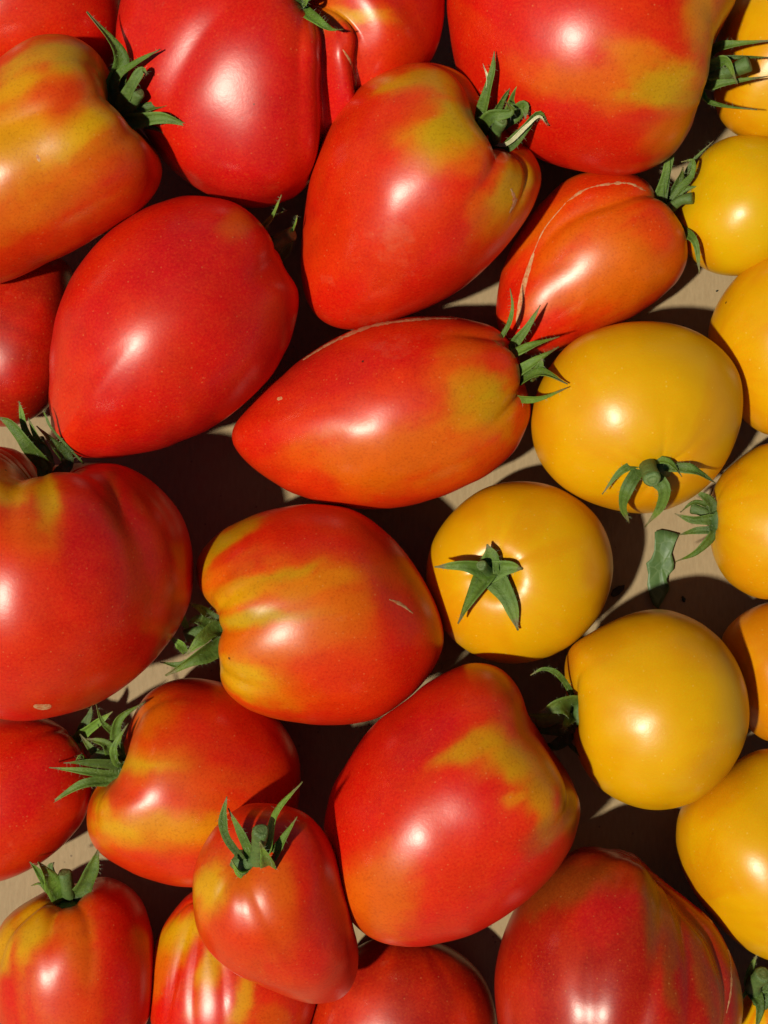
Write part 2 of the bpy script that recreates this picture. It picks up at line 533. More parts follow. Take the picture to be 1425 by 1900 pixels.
def sepal(name, pts, width, parent, org, tint=1.0, up=None, pale=False, hairs=None):
    """a folded lance-shaped blade along a smooth curve; pts in px-unit world coordinates"""
    P = np.array(pts, float)
    if len(P) == 2:
        P = np.array([P[0], (P[0] + P[1]) / 2 + np.array([0, 0, 6]), P[1]])
    # Catmull-Rom through the points
    n = 22
    ext = np.vstack([2 * P[0] - P[1], P, 2 * P[-1] - P[-2]])
    cur = []
    seg = len(P) - 1
    for t in np.linspace(0, seg, n):
        k = min(int(t), seg - 1)
        f = t - k
        p0, p1, p2, p3 = ext[k], ext[k + 1], ext[k + 2], ext[k + 3]
        cur.append(0.5 * ((2 * p1) + (-p0 + p2) * f + (2 * p0 - 5 * p1 + 4 * p2 - p3) * f * f + (-p0 + 3 * p1 - 3 * p2 + p3) * f ** 3))
    cur = np.array(cur)
    tan = np.gradient(cur, axis=0)
    tan /= np.linalg.norm(tan, axis=1)[:, None]
    upv = np.array([-0.15, -0.1, 1.0]) if up is None else np.array(up, float)
    tw0, tw1 = random.uniform(-0.4, 0.4), random.uniform(-1.3, 1.3)
    foldk = random.uniform(0.25, 0.75)
    wph = random.uniform(0, 6)
    rows = []
    ncs = 5
    cols = []
    g0 = np.array([0.054, 0.100, 0.008]) * tint * random.uniform(0.85, 1.15)
    if pale:
        g0 = np.array([0.50, 0.46, 0.26])
    for i in range(n):
        s = i / (n - 1)
        side = np.cross(tan[i], upv)
        side /= np.linalg.norm(side) + 1e-9
        nor = np.cross(side, tan[i])
        a = tw0 + (tw1 - tw0) * s
        sd = side * math.cos(a) + nor * math.sin(a)
        nr = np.cross(sd, tan[i])
        wv = (0.62 + 0.38 * math.sin(min(s / 0.35, 1) * math.pi / 2)) if s < 0.35 else max(0.0, 1 - ((s - 0.35) / 0.65) ** 1.7)
        wv = max(wv, 0.07) * (1 + 0.07 * math.sin(s * 17 + width))
        hw = width * 0.5 * wv
        fold = foldk * hw
        for j in range(ncs):
            e = (j - 2) / 2
            p = cur[i] + sd * hw * e + nr * (fold * (abs(e) ** 1.3) - fold * 0.4) + nr * (random.uniform(-0.25, 0.25) + 0.12 * hw * abs(e) * math.sin(s * 11 + wph + 2 * e))
            rows.append(p)
            cc = g0 * (0.62 + 0.75 * min(s * 1.6, 1)) * (1.0 + 0.25 * (j == 2) + 0.40 * (abs(e) == 1))
            if s > 0.9:
                cc = cc * 0.4 + np.array([0.20, 0.11, 0.06]) * 0.6
            elif s > 0.7:
                cc = cc + np.array([0.05, 0.04, 0.0]) * (s - 0.7) / 0.2
            cols.append(cc)
    th = max(1.2, width * 0.05)
    top = np.array(rows)
    # second skin for thickness
    nrm = np.zeros_like(top)
    for i in range(n):
        for j in range(ncs):
            k = i * ncs + j
            a = top[min(i + 1, n - 1) * ncs + j] - top[max(i - 1, 0) * ncs + j]
            b = top[i * ncs + min(j + 1, ncs - 1)] - top[i * ncs + max(j - 1, 0)]
            c = np.cross(a, b)
            nrm[k] = c / (np.linalg.norm(c) + 1e-9)
    edge = np.tile(np.array([0.35, 1, 1.2, 1, 0.35]), n)[:, None]
    bot = top + nrm * th * edge
    m = n * ncs
    V = np.vstack([top, bot])
    F = []
    for i in range(n - 1):
        for j in range(ncs - 1):
            q = (i * ncs + j, i * ncs + j + 1, (i + 1) * ncs + j + 1, (i + 1) * ncs + j)
            F.append(q)
            F.append(tuple(m + x for x in reversed(q)))
        for j, fl in ((0, 1), (ncs - 1, 0)):
            a, b = i * ncs + j, (i + 1) * ncs + j
            F.append((a, b, b + m, a + m) if fl else (b, a, a + m, b + m))
    for i in (0, n - 1):
        for j in range(ncs - 1):
            a, b = i * ncs + j, i * ncs + j + 1
            F.append((b, a, a + m, b + m) if i == 0 else (a, b, b + m, a + m))
    if hairs is not None:
        for _ in range(int(len(top) * 0.5)):
            i = random.randrange(1, n - 1)
            j = random.choice((0, 0, 4, 4, 2, 1, 3))
            b = top[i * ncs + j]
            out = (top[i * ncs + j] - cur[i])
            out = out / (np.linalg.norm(out) + 1e-6) * (1.0 if j in (0, 4) else 0.2) - nrm[i * ncs + j] * random.uniform(-0.3, 0.9)
            out = out + np.array([random.uniform(-.4, .4) for _ in range(3)])
            out /= np.linalg.norm(out) + 1e-6
            hairs.append((b, out * random.uniform(4, 10)))
    col = np.array(cols)
    o = mesh_obj(name, (V - org) * S, F, M_GREEN, parent, True, np.clip(np.vstack([col, col * 1.15]), 0.004, 0.9))
    return o


def tube(name, pts, radii, parent, org, colour, cap_col=None, nseg=14):
    P = np.array(pts, float)
    n = 12
    ext = np.vstack([2 * P[0] - P[1], P, 2 * P[-1] - P[-2]])
    seg = len(P) - 1
    cur, rad = [], []
    for t in np.linspace(0, seg, n):
        k = min(int(t), seg - 1)
        f = t - k
        p0, p1, p2, p3 = ext[k], ext[k + 1], ext[k + 2], ext[k + 3]
        cur.append(0.5 * ((2 * p1) + (-p0 + p2) * f + (2 * p0 - 5 * p1 + 4 * p2 - p3) * f * f + (-p0 + 3 * p1 - 3 * p2 + p3) * f ** 3))
        rad.append(np.interp(t / seg, np.linspace(0, 1, len(radii)), radii))
    cur = np.array(cur)
    tan = np.gradient(cur, axis=0)
    tan /= np.linalg.norm(tan, axis=1)[:, None]
    # close with a slightly sunken cut end
    V, F, col = [], [], []
    ref = np.array([0.3, 0.9, 0.2])
    rings = [(cur[i], tan[i], rad[i], 0) for i in range(n)]
    e, t, r = cur[-1], tan[-1], rad[-1]
    rings += [(e + t * r * 0.14, t, r * 0.90, 0), (e + t * r * 0.24, t, r * 0.70, 1), (e + t * r * 0.20, t, r * 0.50, 0), (e + t * r * 0.26, t, r * 0.30, 1), (e + t * r * 0.24, t, r * 0.02, 1)]
    for (p, tt, r, kd) in rings:
        a = np.cross(tt, ref)
        a /= np.linalg.norm(a)
        b = np.cross(tt, a)
        for j in range(nseg):
            an = 2 * math.pi * j / nseg
            rj = r * (1 + 0.07 * math.sin(3 * an + 1)) * random.uniform(0.97, 1.03)
            V.append(p + (a * math.cos(an) + b * math.sin(an)) * rj)
            col.append(colour if kd == 0 else (colour if cap_col is None else cap_col))
    for i in range(len(rings) - 1):
        for j in range(nseg):
            k = (j + 1) % nseg
            F.append((i * nseg + j, i * nseg + k, (i + 1) * nseg + k, (i + 1) * nseg + j))
    return mesh_obj(name, (np.array(V) - org) * S, F, M_GREEN, parent, True, np.array(col))


def hub(parent, pole, ax, r, org, tint):
    V, F, col = [], [], []
    v = np.cross(ax, [0.2, 0.3, 1.0])
    v /= np.linalg.norm(v)
    w = np.cross(ax, v)
    prof = [(0, -8), (0.75, -7), (1.0, -2), (0.9, 4), (0.6, 8), (0.3, 10), (0, 11)]
    nseg = 20
    for q, h in prof:
        for j in range(nseg):
            a = 2 * math.pi * j / nseg
            rr = q * r * (1 + 0.14 * math.cos(5 * a))
            V.append(pole + ax * h + (v * math.cos(a) + w * math.sin(a)) * rr)
            col.append(np.array([0.07, 0.14, 0.028]) * tint)
    for i in range(len(prof) - 1):
        for j in range(nseg):
            k = (j + 1) % nseg
            F.append((i * nseg + j, i * nseg + k, (i + 1) * nseg + k, (i + 1) * nseg + j))
    return mesh_obj('receptacle', (np.array(V) - org) * S, F, M_GREEN, parent, True, np.array(col))


def scar(parent, bvh, pts, width, org, knots=0.6, name='crack_scar'):
    """thin corky line lying on the skin, following photo points"""
    P = np.array(pts, float)
    n = max(14, int(sum(np.hypot(*(b - a)) for a, b in zip(P[:-1], P[1:])) / 4))
    t = np.linspace(0, len(P) - 1, n)
    xs, ys = [], []
    ext = np.vstack([2 * P[0] - P[1], P, 2 * P[-1] - P[-2]])
    for u in t:
        k = min(int(u), len(P) - 2)
        f = u - k
        p0, p1, p2, p3 = ext[k:k + 4]
        c = 0.5 * ((2 * p1) + (-p0 + p2) * f + (2 * p0 - 5 * p1 + 4 * p2 - p3) * f * f + (-p0 + 3 * p1 - 3 * p2 + p3) * f ** 3)
        xs.append(c[0])
        ys.append(c[1])
    cen = np.array([xs, ys]).T
    tg = np.gradient(cen, axis=0)
    tg /= np.linalg.norm(tg, axis=1)[:, None]
    nn = np.stack([-tg[:, 1], tg[:, 0]], 1)
    V, F = [], []
    camp = np.array([0, 0, HCAM + ZREF])
    rows = 0
    for i in range(n):
        s = i / (n - 1)
        w = width * (0.35 + 0.65 * math.sin(math.pi * s) ** 0.5) * random.uniform(1 - knots * 0.5, 1 + knots)
        row = []
        for e in (-1, -0.4, 0.4, 1):
            x, y = cen[i] + nn[i] * w * 0.5 * e
            tgt = px(x, y, 0)
            d = tgt - camp
            d /= np.linalg.norm(d)
            hit, nor, _, _ = bvh.ray_cast(Vector(camp), Vector(d))
            if hit is None:
                row = None
                break
            row.append(np.array(hit) + np.array(nor) * (0.2 if abs(e) == 1 else 0.5))
        if row is None:
            continue
        V += row
        if rows:
            b = rows * 4
            for j in range(3):
                F.append((b - 4 + j, b - 3 + j, b + 1 + j, b + j))
        rows += 1
    if rows > 2:
        return mesh_obj(name, (np.array(V) - org) * S, F, M_SCAR, parent)


def make_tomato(T, idx):
    B = build_body(T, idx)
    org = np.array([B.cen[0], B.cen[1], B.base])
    root = bpy.data.objects.new(T['name'], None)
    root.empty_display_size = 0.01
    C.objects.link(root)
    root.location = org * S
    root['label'] = T['label']
    root['category'] = 'tomato'
    if 'group' in T:
        root['group'] = T['group']
    mat = M_YEL if T.get('yellow') else M_RED
    body = mesh_obj('fruit', (B.W - org) * S, B.faces, mat, root, True, B.col)
    bvh = BVHTree.FromPolygons([Vector(v) for v in B.W], B.faces)
    ca = T.get('calyx')
    if ca:
        pole = B.pole + B.ax * 3
        pz = pole[2]
        tint = ca.get('tint', 1.0)
        if ca.get('hub', 26):
            hub(root, pole, B.ax, ca.get('hub', 26), org, tint)
        hairs = []
        for sp in ca['sep']:
            pts, wd = sp[0], sp[1]
            kw = sp[2] if len(sp) > 2 else {}
            W = [px(p[0], p[1], pz + (p[2] if len(p) > 2 else 0)) for p in pts]
            d0 = np.linalg.norm(W[0] - pole)
            if 12 < d0 < 75 and kw.get('root', True):           # root the blade in the receptacle
                W = [pole + (W[0] - pole) * 0.22 + B.ax * 4] + W
            sepal('sepal', W, wd, root, org, tint=tint * kw.get('tint', 1.0), up=kw.get('up'), pale=kw.get('pale', False), hairs=hairs)
        HV, HF = [], []
        for b, d in hairs:
            sd = np.cross(d, [0.3, 0.5, 0.8])
            sd = sd / (np.linalg.norm(sd) + 1e-6) * 0.15
            u2 = np.cross(d, sd)
            u2 = u2 / (np.linalg.norm(u2) + 1e-6) * 0.15
            k = len(HV)
            HV += [b + sd, b - sd * 0.5 + u2, b - sd * 0.5 - u2, b + d + np.array([0, 0, -0.8])]
            HF += [(k, k + 1, k + 3), (k + 1, k + 2, k + 3), (k + 2, k, k + 3)]
        if HV:
            ho = mesh_obj('calyx_hair', (np.array(HV) - org) * S, HF, M_HAIR, root, False)
            ho['kind'] = 'stuff'
        if 'stem' in ca:
            pts, rs = ca['stem']
            W = [px(p[0], p[1], pz + p[2]) for p in pts]
            tube('stem', W, rs, root, org, np.array([0.085, 0.150, 0.030]) * tint, np.array([0.17, 0.24, 0.075]) * tint)
    for sc in T.get('scars', []):
        scar(body, bvh, sc[0], sc[1], org, *(sc[2:]))
    return B


# ------------------------------------------------------------------ the cardboard floor
fl = mesh_obj('cardboard_floor', [(-4, -4, 0), (4, -4, 0), (4, 4, 0), (-4, 4, 0)], [(0, 1, 2, 3)], M_CARD)
fl['kind'] = 'structure'

# ------------------------------------------------------------------ the tomatoes
RG = 'large red and orange tomatoes'
YG = 'yellow tomatoes'
TOM = {}
TOM['A'] = dict(c=(60, 0), stem=(-120, -40), elev=10, col='r', group=RG,
    label='red tomato tucked behind the orange tomato with yellow shoulders',
    out=[(228, 40), (210, 105), (150, 150), (60, 165), (-50, 150), (-120, 90), (-140, -10), (-110, -100), (-30, -165), (70, -175), (160, -130), (215, -50)],
    streak=[('m', 0.7, -0.2, 0.7)], patch=[(40, 20, 90, 60, 0, 'm', 0.6)])
TOM['B'] = dict(c=(70, 300), stem=(240, 208), elev=3, base=125, col='m', kz=0.9, group=RG,
    label='orange tomato with yellow shoulders and a wide spread green calyx',
    out=[(0, 525), (60, 497), (130, 465), (190, 430), (250, 395), (285, 360), (298, 320), (293, 285), (268, 245), (238, 210), (213, 165), (200, 120), (165, 85), (120, 70), (60, 78), (0, 118), (-70, 160), (-140, 230), (-185, 320), (-185, 420), (-140, 495), (-70, 530)],
    dimple=(0.07, 0.3), ribs=(4, 0.012, 0.9), grooves=[(140, 225, 0.07, 0.16, 1.9), (250, 300, 0.04, 0.12, 0.9), (190, 150, 0.03, 0.14, 0.9)],
    streak=[('o', 0.8, -0.5, 0.5)], shoulder=[('o', 0.8, 1.3), ('y', 0.55, 0.8)],
    patch=[(60, 270, 180, 90, 25, 'y', 0.45), (100, 185, 70, 38, 25, 'm', 0.9), (120, 105, 90, 30, -5, 'g', 0.85), (30, 150, 60, 30, 30, 'y', 0.7), (150, 245, 110, 28, 35, 'y', 0.85), (30, 260, 70, 60, 20, 'y', 0.5), (215, 330, 80, 40, 40, 'm', 0.7), (230, 395, 70, 25, 25, 'm', 0.8), (60, 460, 150, 40, 20, 'm', 0.8), (90, 380, 120, 40, 25, 'o', 0.7), (285, 320, 20, 50, 0, 'm', 0.8)],
    calyx=dict(hub=34, sep=[
        ([(214, 158, 10), (222, 100, 40), (161, 21, 70)], 34), ([(216, 150, 20), (252, 118, 55), (297, 91, 75)], 21),
        ([(228, 190, 25), (248, 152, 60), (264, 130, 70), (273, 140, 62)], 22), ([(245, 208, 10), (310, 192, 25), (350, 188, 30)], 20, dict(tint=0.8)),
        ([(248, 226, 15), (300, 218, 40), (357, 236, 35)], 27), ([(255, 232, 0), (312, 248, -5), (352, 302, -30)], 11, dict(tint=0.7))],
        stem=([(238, 205, 0), (250, 185, 30), (258, 172, 45)], [12, 10, 11])),
    scars=[([(68, 287), (74, 300)], 5)])
TOM['C'] = dict(c=(520, 75), stem=(556, 0), elev=66, col='r', kz=0.66, group=RG, round=0.3,
    label='big crimson tomato with deep folds around its stem, beside the orange tomato calyx',
    out=[(235, 0), (222, 80), (235, 170), (265, 240), (305, 300), (360, 345), (420, 373), (480, 385), (535, 370), (578, 335), (618, 278), (668, 222), (735, 178), (793, 130), (818, 75), (827, 0), (815, -80), (760, -160), (650, -215), (520, -235), (390, -210), (290, -145), (245, -70)],
    dimple=(0.22, 0.34), ribs=(5, 0.02, 1.0),
    grooves=[(606, 120, 0.28, 0.10, 1.8), (682, 140, 0.22, 0.08, 1.6), (660, 150, 0.05, 0.05, 1.2), (440, 90, 0.05, 0.12, 1.6), (370, 60, 0.03, 0.12, 1.3), (565, 200, 0.05, 0.10, 1.9), (720, 0, 0.04, 0.2, 1.0)],
    streak=[('c', 0.75, -0.6, 0.3)],
    patch=[(720, 80, 110, 90, 0, 'm', 0.95), (655, 30, 70, 14, -10, 'y', 0.85), (600, 20, 40, 50, 0, 'o', 0.6), (540, 60, 30, 50, 20, 'm', 0.5), (400, 130, 140, 120, 0, 'c', 0.6)],
    calyx=dict(hub=24, tint=1.0, sep=[
        ([(562, 12, 10), (588, 38, 45), (612, 54, 52), (637, 54, 45)], 20, dict(tint=1.6)), ([(548, 2, 5), (530, -30, 30), (500, -60, 40)], 20),
        ([(562, 14, 10), (567, 4, 40), (572, -16, 50)], 10, dict(tint=1.6)), ([(565, -5, 5), (600, -30, 40), (650, -50, 40)], 18), ([(555, -8, 5), (570, -60, 40), (580, -90, 30)], 18)],
        stem=([(555, 0, 0), (550, -14, 30), (545, -30, 60)], [11, 9, 11])),
    scars=[([(636, 92), (652, 118), (660, 150), (656, 172)], 4.5, 0.2)])
TOM['E'] = dict(c=(1090, 50), stem=(1312, 140), elev=4, col='r', kz=0.86, group=RG,
    label='big red tomato with olive patch, its calyx leaning over a yellow tomato',
    out=[(828, 0), (835, 60), (850, 130), (880, 185), (930, 240), (990, 285), (1060, 310), (1130, 322), (1190, 318), (1250, 285), (1285, 240), (1308, 195), (1310, 150), (1327, 90), (1355, 30), (1366, 0), (1360, -60), (1310, -140), (1220, -200), (1100, -220), (980, -190), (890, -120), (845, -60)],
    dimple=(0.12, 0.3), ribs=(5, 0.01, 0.9), grooves=[(1260, 60, 0.03, 0.12, 0.9), (1240, 200, 0.03, 0.14, 1.0)],
    streak=[('m', 0.8, -0.4, 0.6)], shoulder=[('o', 0.8, 0.9)],
    patch=[(1100, 150, 150, 50, -8, 'o', 0.75), (1230, 160, 75, 52, 0, 'g', 0.9), (1160, 100, 60, 40, -30, 'y', 0.35), (1330, 30, 30, 90, 0, 'o', 0.8), (1300, 20, 30, 70, 0, 'y', 0.5), (1240, 250, 60, 30, 30, 'o', 0.8), (1060, 270, 150, 40, 0, 'r', 0.9), (880, 130, 60, 90, 0, 'r', 0.7), (1180, 40, 100, 40, 0, 'm', 0.7), (1190, 215, 70, 18, 5, 'r', 0.7)],
    calyx=dict(hub=36, sep=[
        ([(1322, 95, 15), (1350, 84, 45), (1440, 74, 60)], 22), ([(1318, 122, 40), (1348, 112, 70), (1368, 156, 75)], 24, dict(tint=1.2)),
        ([(1312, 158, 30), (1345, 154, 55), (1425, 141, 65)], 18), ([(1303, 178, 10), (1330, 195, 30), (1405, 203, 40)], 15),
        ([(1340, 108, 40), (1390, 106, 50), (1430, 107, 50)], 9, dict(tint=0.6))],
        stem=([(1312, 142, 10), (1355, 132, 45), (1388, 118, 60)], [15, 12, 15])))
TOM['F'] = dict(c=(770, 370), stem=(925, 250), elev=26, col='m', base=35, kz=0.95, group=RG,
    label='heart-shaped red tomato with olive shoulders and curled calyx, in front of the big crimson one',
    out=[(800, 127), (850, 143), (890, 172), (920, 200), (958, 244), (988, 282), (1003, 325), (998, 365), (970, 420), (920, 480), (850, 540), (770, 578), (700, 600), (640, 608), (590, 585), (560, 540), (553, 470), (562, 390), (580, 310), (612, 238), (655, 181), (702, 150), (755, 131)],
    dimple=(0.2, 0.3), ribs=(4, 0.01, 0.8), grooves=[(930, 300, 0.09, 0.09, 0.75), (965, 310, 0.05, 0.05, 0.7), (890, 200, 0.06, 0.08, 0.7)],
    streak=[('r', 0.7, -0.3, 0.5)],
    patch=[(830, 230, 80, 65, 20, 'g', 0.95), (790, 150, 100, 22, 0, 'g', 0.7), (750, 200, 70, 30, 20, 'm', 0.8), (960, 345, 32, 60, -20, 'g', 0.95), (925, 390, 60, 26, 55, 'y', 0.6), (860, 300, 60, 40, 0, 'o', 0.5), (700, 350, 90, 100, 0, 'm', 0.7), (640, 480, 70, 100, 10, 'm', 0.8), (620, 560, 70, 50, 0, 'r', 0.9), (830, 470, 120, 60, 35, 'r', 0.7), (885, 380, 30, 30, 0, 'o', 0.5)],
    calyx=dict(hub=34, sep=[
        ([(890, 225, 10), (902, 178, 50), (914, 130, 75), (917, 95, 80)], 20), ([(895, 215, 16), (906, 155, 60), (896, 118, 72)], 9, dict(pale=True)),
        ([(918, 215, 10), (934, 182, 45), (948, 162, 55)], 13), ([(940, 220, 20), (962, 168, 60), (987, 137, 75)], 24, dict(tint=1.2)),
        ([(893, 240, 20), (910, 216, 60), (948, 208, 75), (937, 186, 70)], 24, dict(tint=1.2)), ([(935, 275, 10), (968, 245, 45), (1000, 210, 60), (1019, 234, 45)], 20),
        ([(938, 268, 25), (975, 236, 60), (1000, 216, 66), (1016, 234, 50)], 7, dict(pale=True)), ([(950, 216, 30), (972, 196, 60), (975, 222, 60)], 26)],
        stem=([(918, 262, 5), (922, 242, 35), (930, 225, 60)], [12, 10, 12])),
    scars=[([(948, 350), (955, 372), (946, 395)], 6, 0.8)])
TOM['G'] = dict(c=(1095, 485), stem=(1245, 390), elev=6, col='m', group=RG,
    label='small orange-red tomato with a pale corky seam, against the yellow tomatoes',
    out=[(1120, 320), (1060, 330), (1010, 370), (965, 430), (935, 490), (921, 550), (922, 600), (940, 640), (985, 660), (1040, 652), (1100, 622), (1170, 590), (1230, 550), (1265, 510), (1275, 470), (1268, 430), (1248, 402), (1235, 380), (1205, 345), (1170, 325)],
    dimple=(0.13, 0.26), ribs=(3, 0.01, 0.8), grooves=[(1045, 425, 0.09, 0.11, 2.2)],
    streak=[('o', 0.75, -0.7, 0.4)],
    patch=[(1150, 480, 110, 90, 30, 'o', 0.9), (1040, 450, 40, 70, -30, 'o', 0.4), (940, 560, 40, 90, 0, 'r', 0.8), (1010, 630, 80, 40, 20, 'r', 0.7), (1230, 430, 50, 50, 0, 'm', 0.7), (1085, 345, 90, 20, 10, 'm', 0.7)],
    calyx=dict(hub=28, sep=[
        ([(1222, 372, 5), (1236, 318, 40), (1240, 264, 60)], 20), ([(1238, 330, 30), (1247, 290, 50), (1253, 261, 55)], 10),
        ([(1258, 355, 10), (1284, 328, 40), (1287, 298, 55), (1264, 301, 55)], 15), ([(1270, 352, 20), (1298, 346, 30)], 9),
        ([(1262, 425, 10), (1290, 450, 60), (1298, 508, 45)], 18), ([(1262, 345, -10), (1285, 300, -5), (1324, 261, 10)], 9, dict(tint=0.6)),
        ([(1248, 365, 0), (1262, 330, 15), (1268, 310, 20)], 22, dict(tint=0.6))],
        stem=([(1240, 388, 10), (1262, 372, 35), (1283, 368, 45)], [10, 9, 11])),
    scars=[([(1198, 354), (1165, 340), (1120, 343), (1085, 352), (1052, 374)], 3.2, 1.4), ([(1050, 376), (1010, 425), (985, 480)], 1.8, 0.4), ([(990, 470), (972, 530), (962, 590), (962, 610)], 9, 0.15)])
TOM['H'] = dict(c=(1385, 382), stem=(1460, 450), elev=-25, yellow=True, col='L', group=YG, base=4,
    label='small lemon-yellow tomato touching the calyx of the small orange-red tomato',
    out=[(1385, 252), (1340, 258), (1303, 285), (1285, 325), (1270, 365), (1258, 410), (1275, 460), (1310, 498), (1360, 512), (1410, 502), (1470, 470), (1510, 400), (1500, 320), (1450, 265)],
    streak=[('Y', 0.6, -0.4, 0.6)], ribs=(5, 0.005, 0.8), patch=[(1290, 470, 50, 50, 0, 'O', 0.5)])
TOM['I'] = dict(c=(1448, 105), stem=(1540, 60), elev=-20, yellow=True, col='Y', group=YG,
    label='yellow tomato under the calyx of the big red tomato with olive patch',
    out=[(1345, 30), (1330, 110), (1328, 180), (1345, 230), (1385, 252), (1440, 262), (1520, 230), (1565, 130), (1545, 10), (1470, -45), (1395, -40)],
    streak=[('O', 0.4, -0.2, 0.8)], ribs=(5, 0.005, 0.8), patch=[(1345, 100, 40, 120, 0, 'O', 0.6), (1360, 220, 50, 40, 0, 'O', 0.5)])
TOM['J'] = dict(c=(1452, 640), stem=(1580, 600), elev=-10, yellow=True, col='Y', group=YG, kz=0.85,
    label='yellow tomato next to the one whose calyx shows a cut stem, near bare cardboard',
    out=[(1425, 472), (1380, 500), (1340, 550), (1318, 610), (1325, 670), (1350, 730), (1390, 785), (1430, 808), (1500, 800), (1570, 730), (1590, 640), (1560, 540), (1500, 480)],
    streak=[('O', 0.5, -0.2, 0.8)], ribs=(5, 0.005, 0.8), patch=[(1360, 740, 50, 80, 0, 'O', 0.5)])
TOM['K'] = dict(c=(1180, 775), stem=(1207, 880), yellow=True, col='Y', round=0.6, group=YG, base=20, kz=0.94,
    label='plump yellow tomato with its green calyx drooping over the side, cut stem showing',
    out=[(1170, 601), (1110, 612), (1060, 635), (1020, 680), (995, 730), (986, 790), (1000, 850), (1035, 895), (1080, 925), (1140, 945), (1200, 953), (1260, 938), (1310, 905), (1345, 860), (1372, 790), (1375, 720), (1350, 665), (1300, 625), (1240, 604)],
    streak=[('O', 0.35, -0.2, 0.8)], ribs=(5, 0.008, 0.8), dimple=(0.10, 0.26), patch=[(1300, 870, 60, 40, 30, 'O', 0.4), (1180, 930, 100, 25, 0, 'O', 0.4), (1010, 800, 30, 80, 0, 'O', 0.4)],
    calyx=dict(hub=24, sep=[
        ([(1192, 858, 8), (1152, 875, 22), (1117, 917, 5)], 16), ([(1192, 868, 8), (1165, 905, 20), (1156, 940, -15), (1168, 971, -45)], 24, dict(tint=0.9)),
        ([(1208, 880, 10), (1232, 905, 25), (1226, 940, -10), (1196, 978, -50)], 26), ([(1208, 856, 10), (1240, 856, 26), (1266, 884, 22)], 19, dict(tint=1.1)),
        ([(1230, 866, 5), (1285, 872, 24), (1328, 896, 0)], 19, dict(tint=1.1))],
        stem=([(1203, 862, 0), (1204, 872, 35), (1210, 889, 58)], [17, 14, 16])))
TOM['L'] = dict(c=(963, 1062), stem=(907, 1058), yellow=True, col='Y', round=0.5, group=YG, kz=0.92,
    label='yellow tomato facing up with a five-pointed star calyx, beside the fallen leaf',
    out=[(962, 893), (900, 905), (845, 945), (805, 1000), (791, 1060), (800, 1120), (830, 1175), (880, 1215), (945, 1231), (1010, 1220), (1065, 1190), (1110, 1140), (1133, 1080), (1132, 1020), (1110, 965), (1070, 925), (1020, 900)],
    streak=[('O', 0.35, -0.2, 0.8)], ribs=(5, 0.012, 0.7), dimple=(0.20, 0.24), patch=[(820, 1130, 30, 80, 20, 'O', 0.5), (1110, 1060, 25, 80, 0, 'O', 0.4)],
    calyx=dict(hub=30, sep=[
        ([(912, 1060, 8), (862, 1049, 34), (806, 1052, 30)], 31), ([(908, 1060, 8), (876, 1108, 30), (849, 1157, 22)], 38),
        ([(910, 1060, 8), (944, 1112, 32), (961, 1170, 22)], 44), ([(908, 1064, 8), (910, 1032, 30), (904, 1010, 34)], 40, dict(tint=0.9)),
        ([(906, 1062, 8), (942, 1052, 32), (970, 1056, 34)], 38)],
        stem=([(907, 1062, 0), (901, 1056, 26), (893, 1049, 46)], [11, 8, 10])))
TOM['M'] = dict(c=(1438, 966), stem=(1323, 965), elev=4, yellow=True, col='Y', group=YG,
    label='yellow tomato whose dark spidery calyx reaches over the bare cardboard to the fallen leaf',
    out=[(1425, 822), (1375, 850), (1335, 890), (1320, 950), (1325, 1020), (1345, 1070), (1385, 1102), (1430, 1112), (1500, 1090), (1550, 1020), (1550, 920), (1500, 840)],
    streak=[('O', 0.4, -0.2, 0.8)], ribs=(5, 0.006, 0.8), dimple=(0.08, 0.26), patch=[(1370, 1080, 60, 40, -30, 'O', 0.5), (1345, 870, 40, 40, 0, 'O', 0.5)],
    calyx=dict(hub=24, tint=0.75, sep=[
        ([(1324, 945, 0), (1290, 932, 5), (1262, 950, -10)], 14), ([(1322, 962, 10), (1285, 964, 15), (1252, 953, 10)], 20),
        ([(1320, 982, 0), (1290, 985, -10), (1258, 993, -50)], 16), ([(1322, 992, 10), (1292, 1024, 15), (1253, 1043, 0)], 19, dict(tint=1.3)),
        ([(1322, 936, 15), (1305, 920, 25), (1292, 914, 25)], 18)],
        stem=([(1324, 962, 0), (1300, 948, 0), (1284, 944, -5)], [11, 9, 10])))
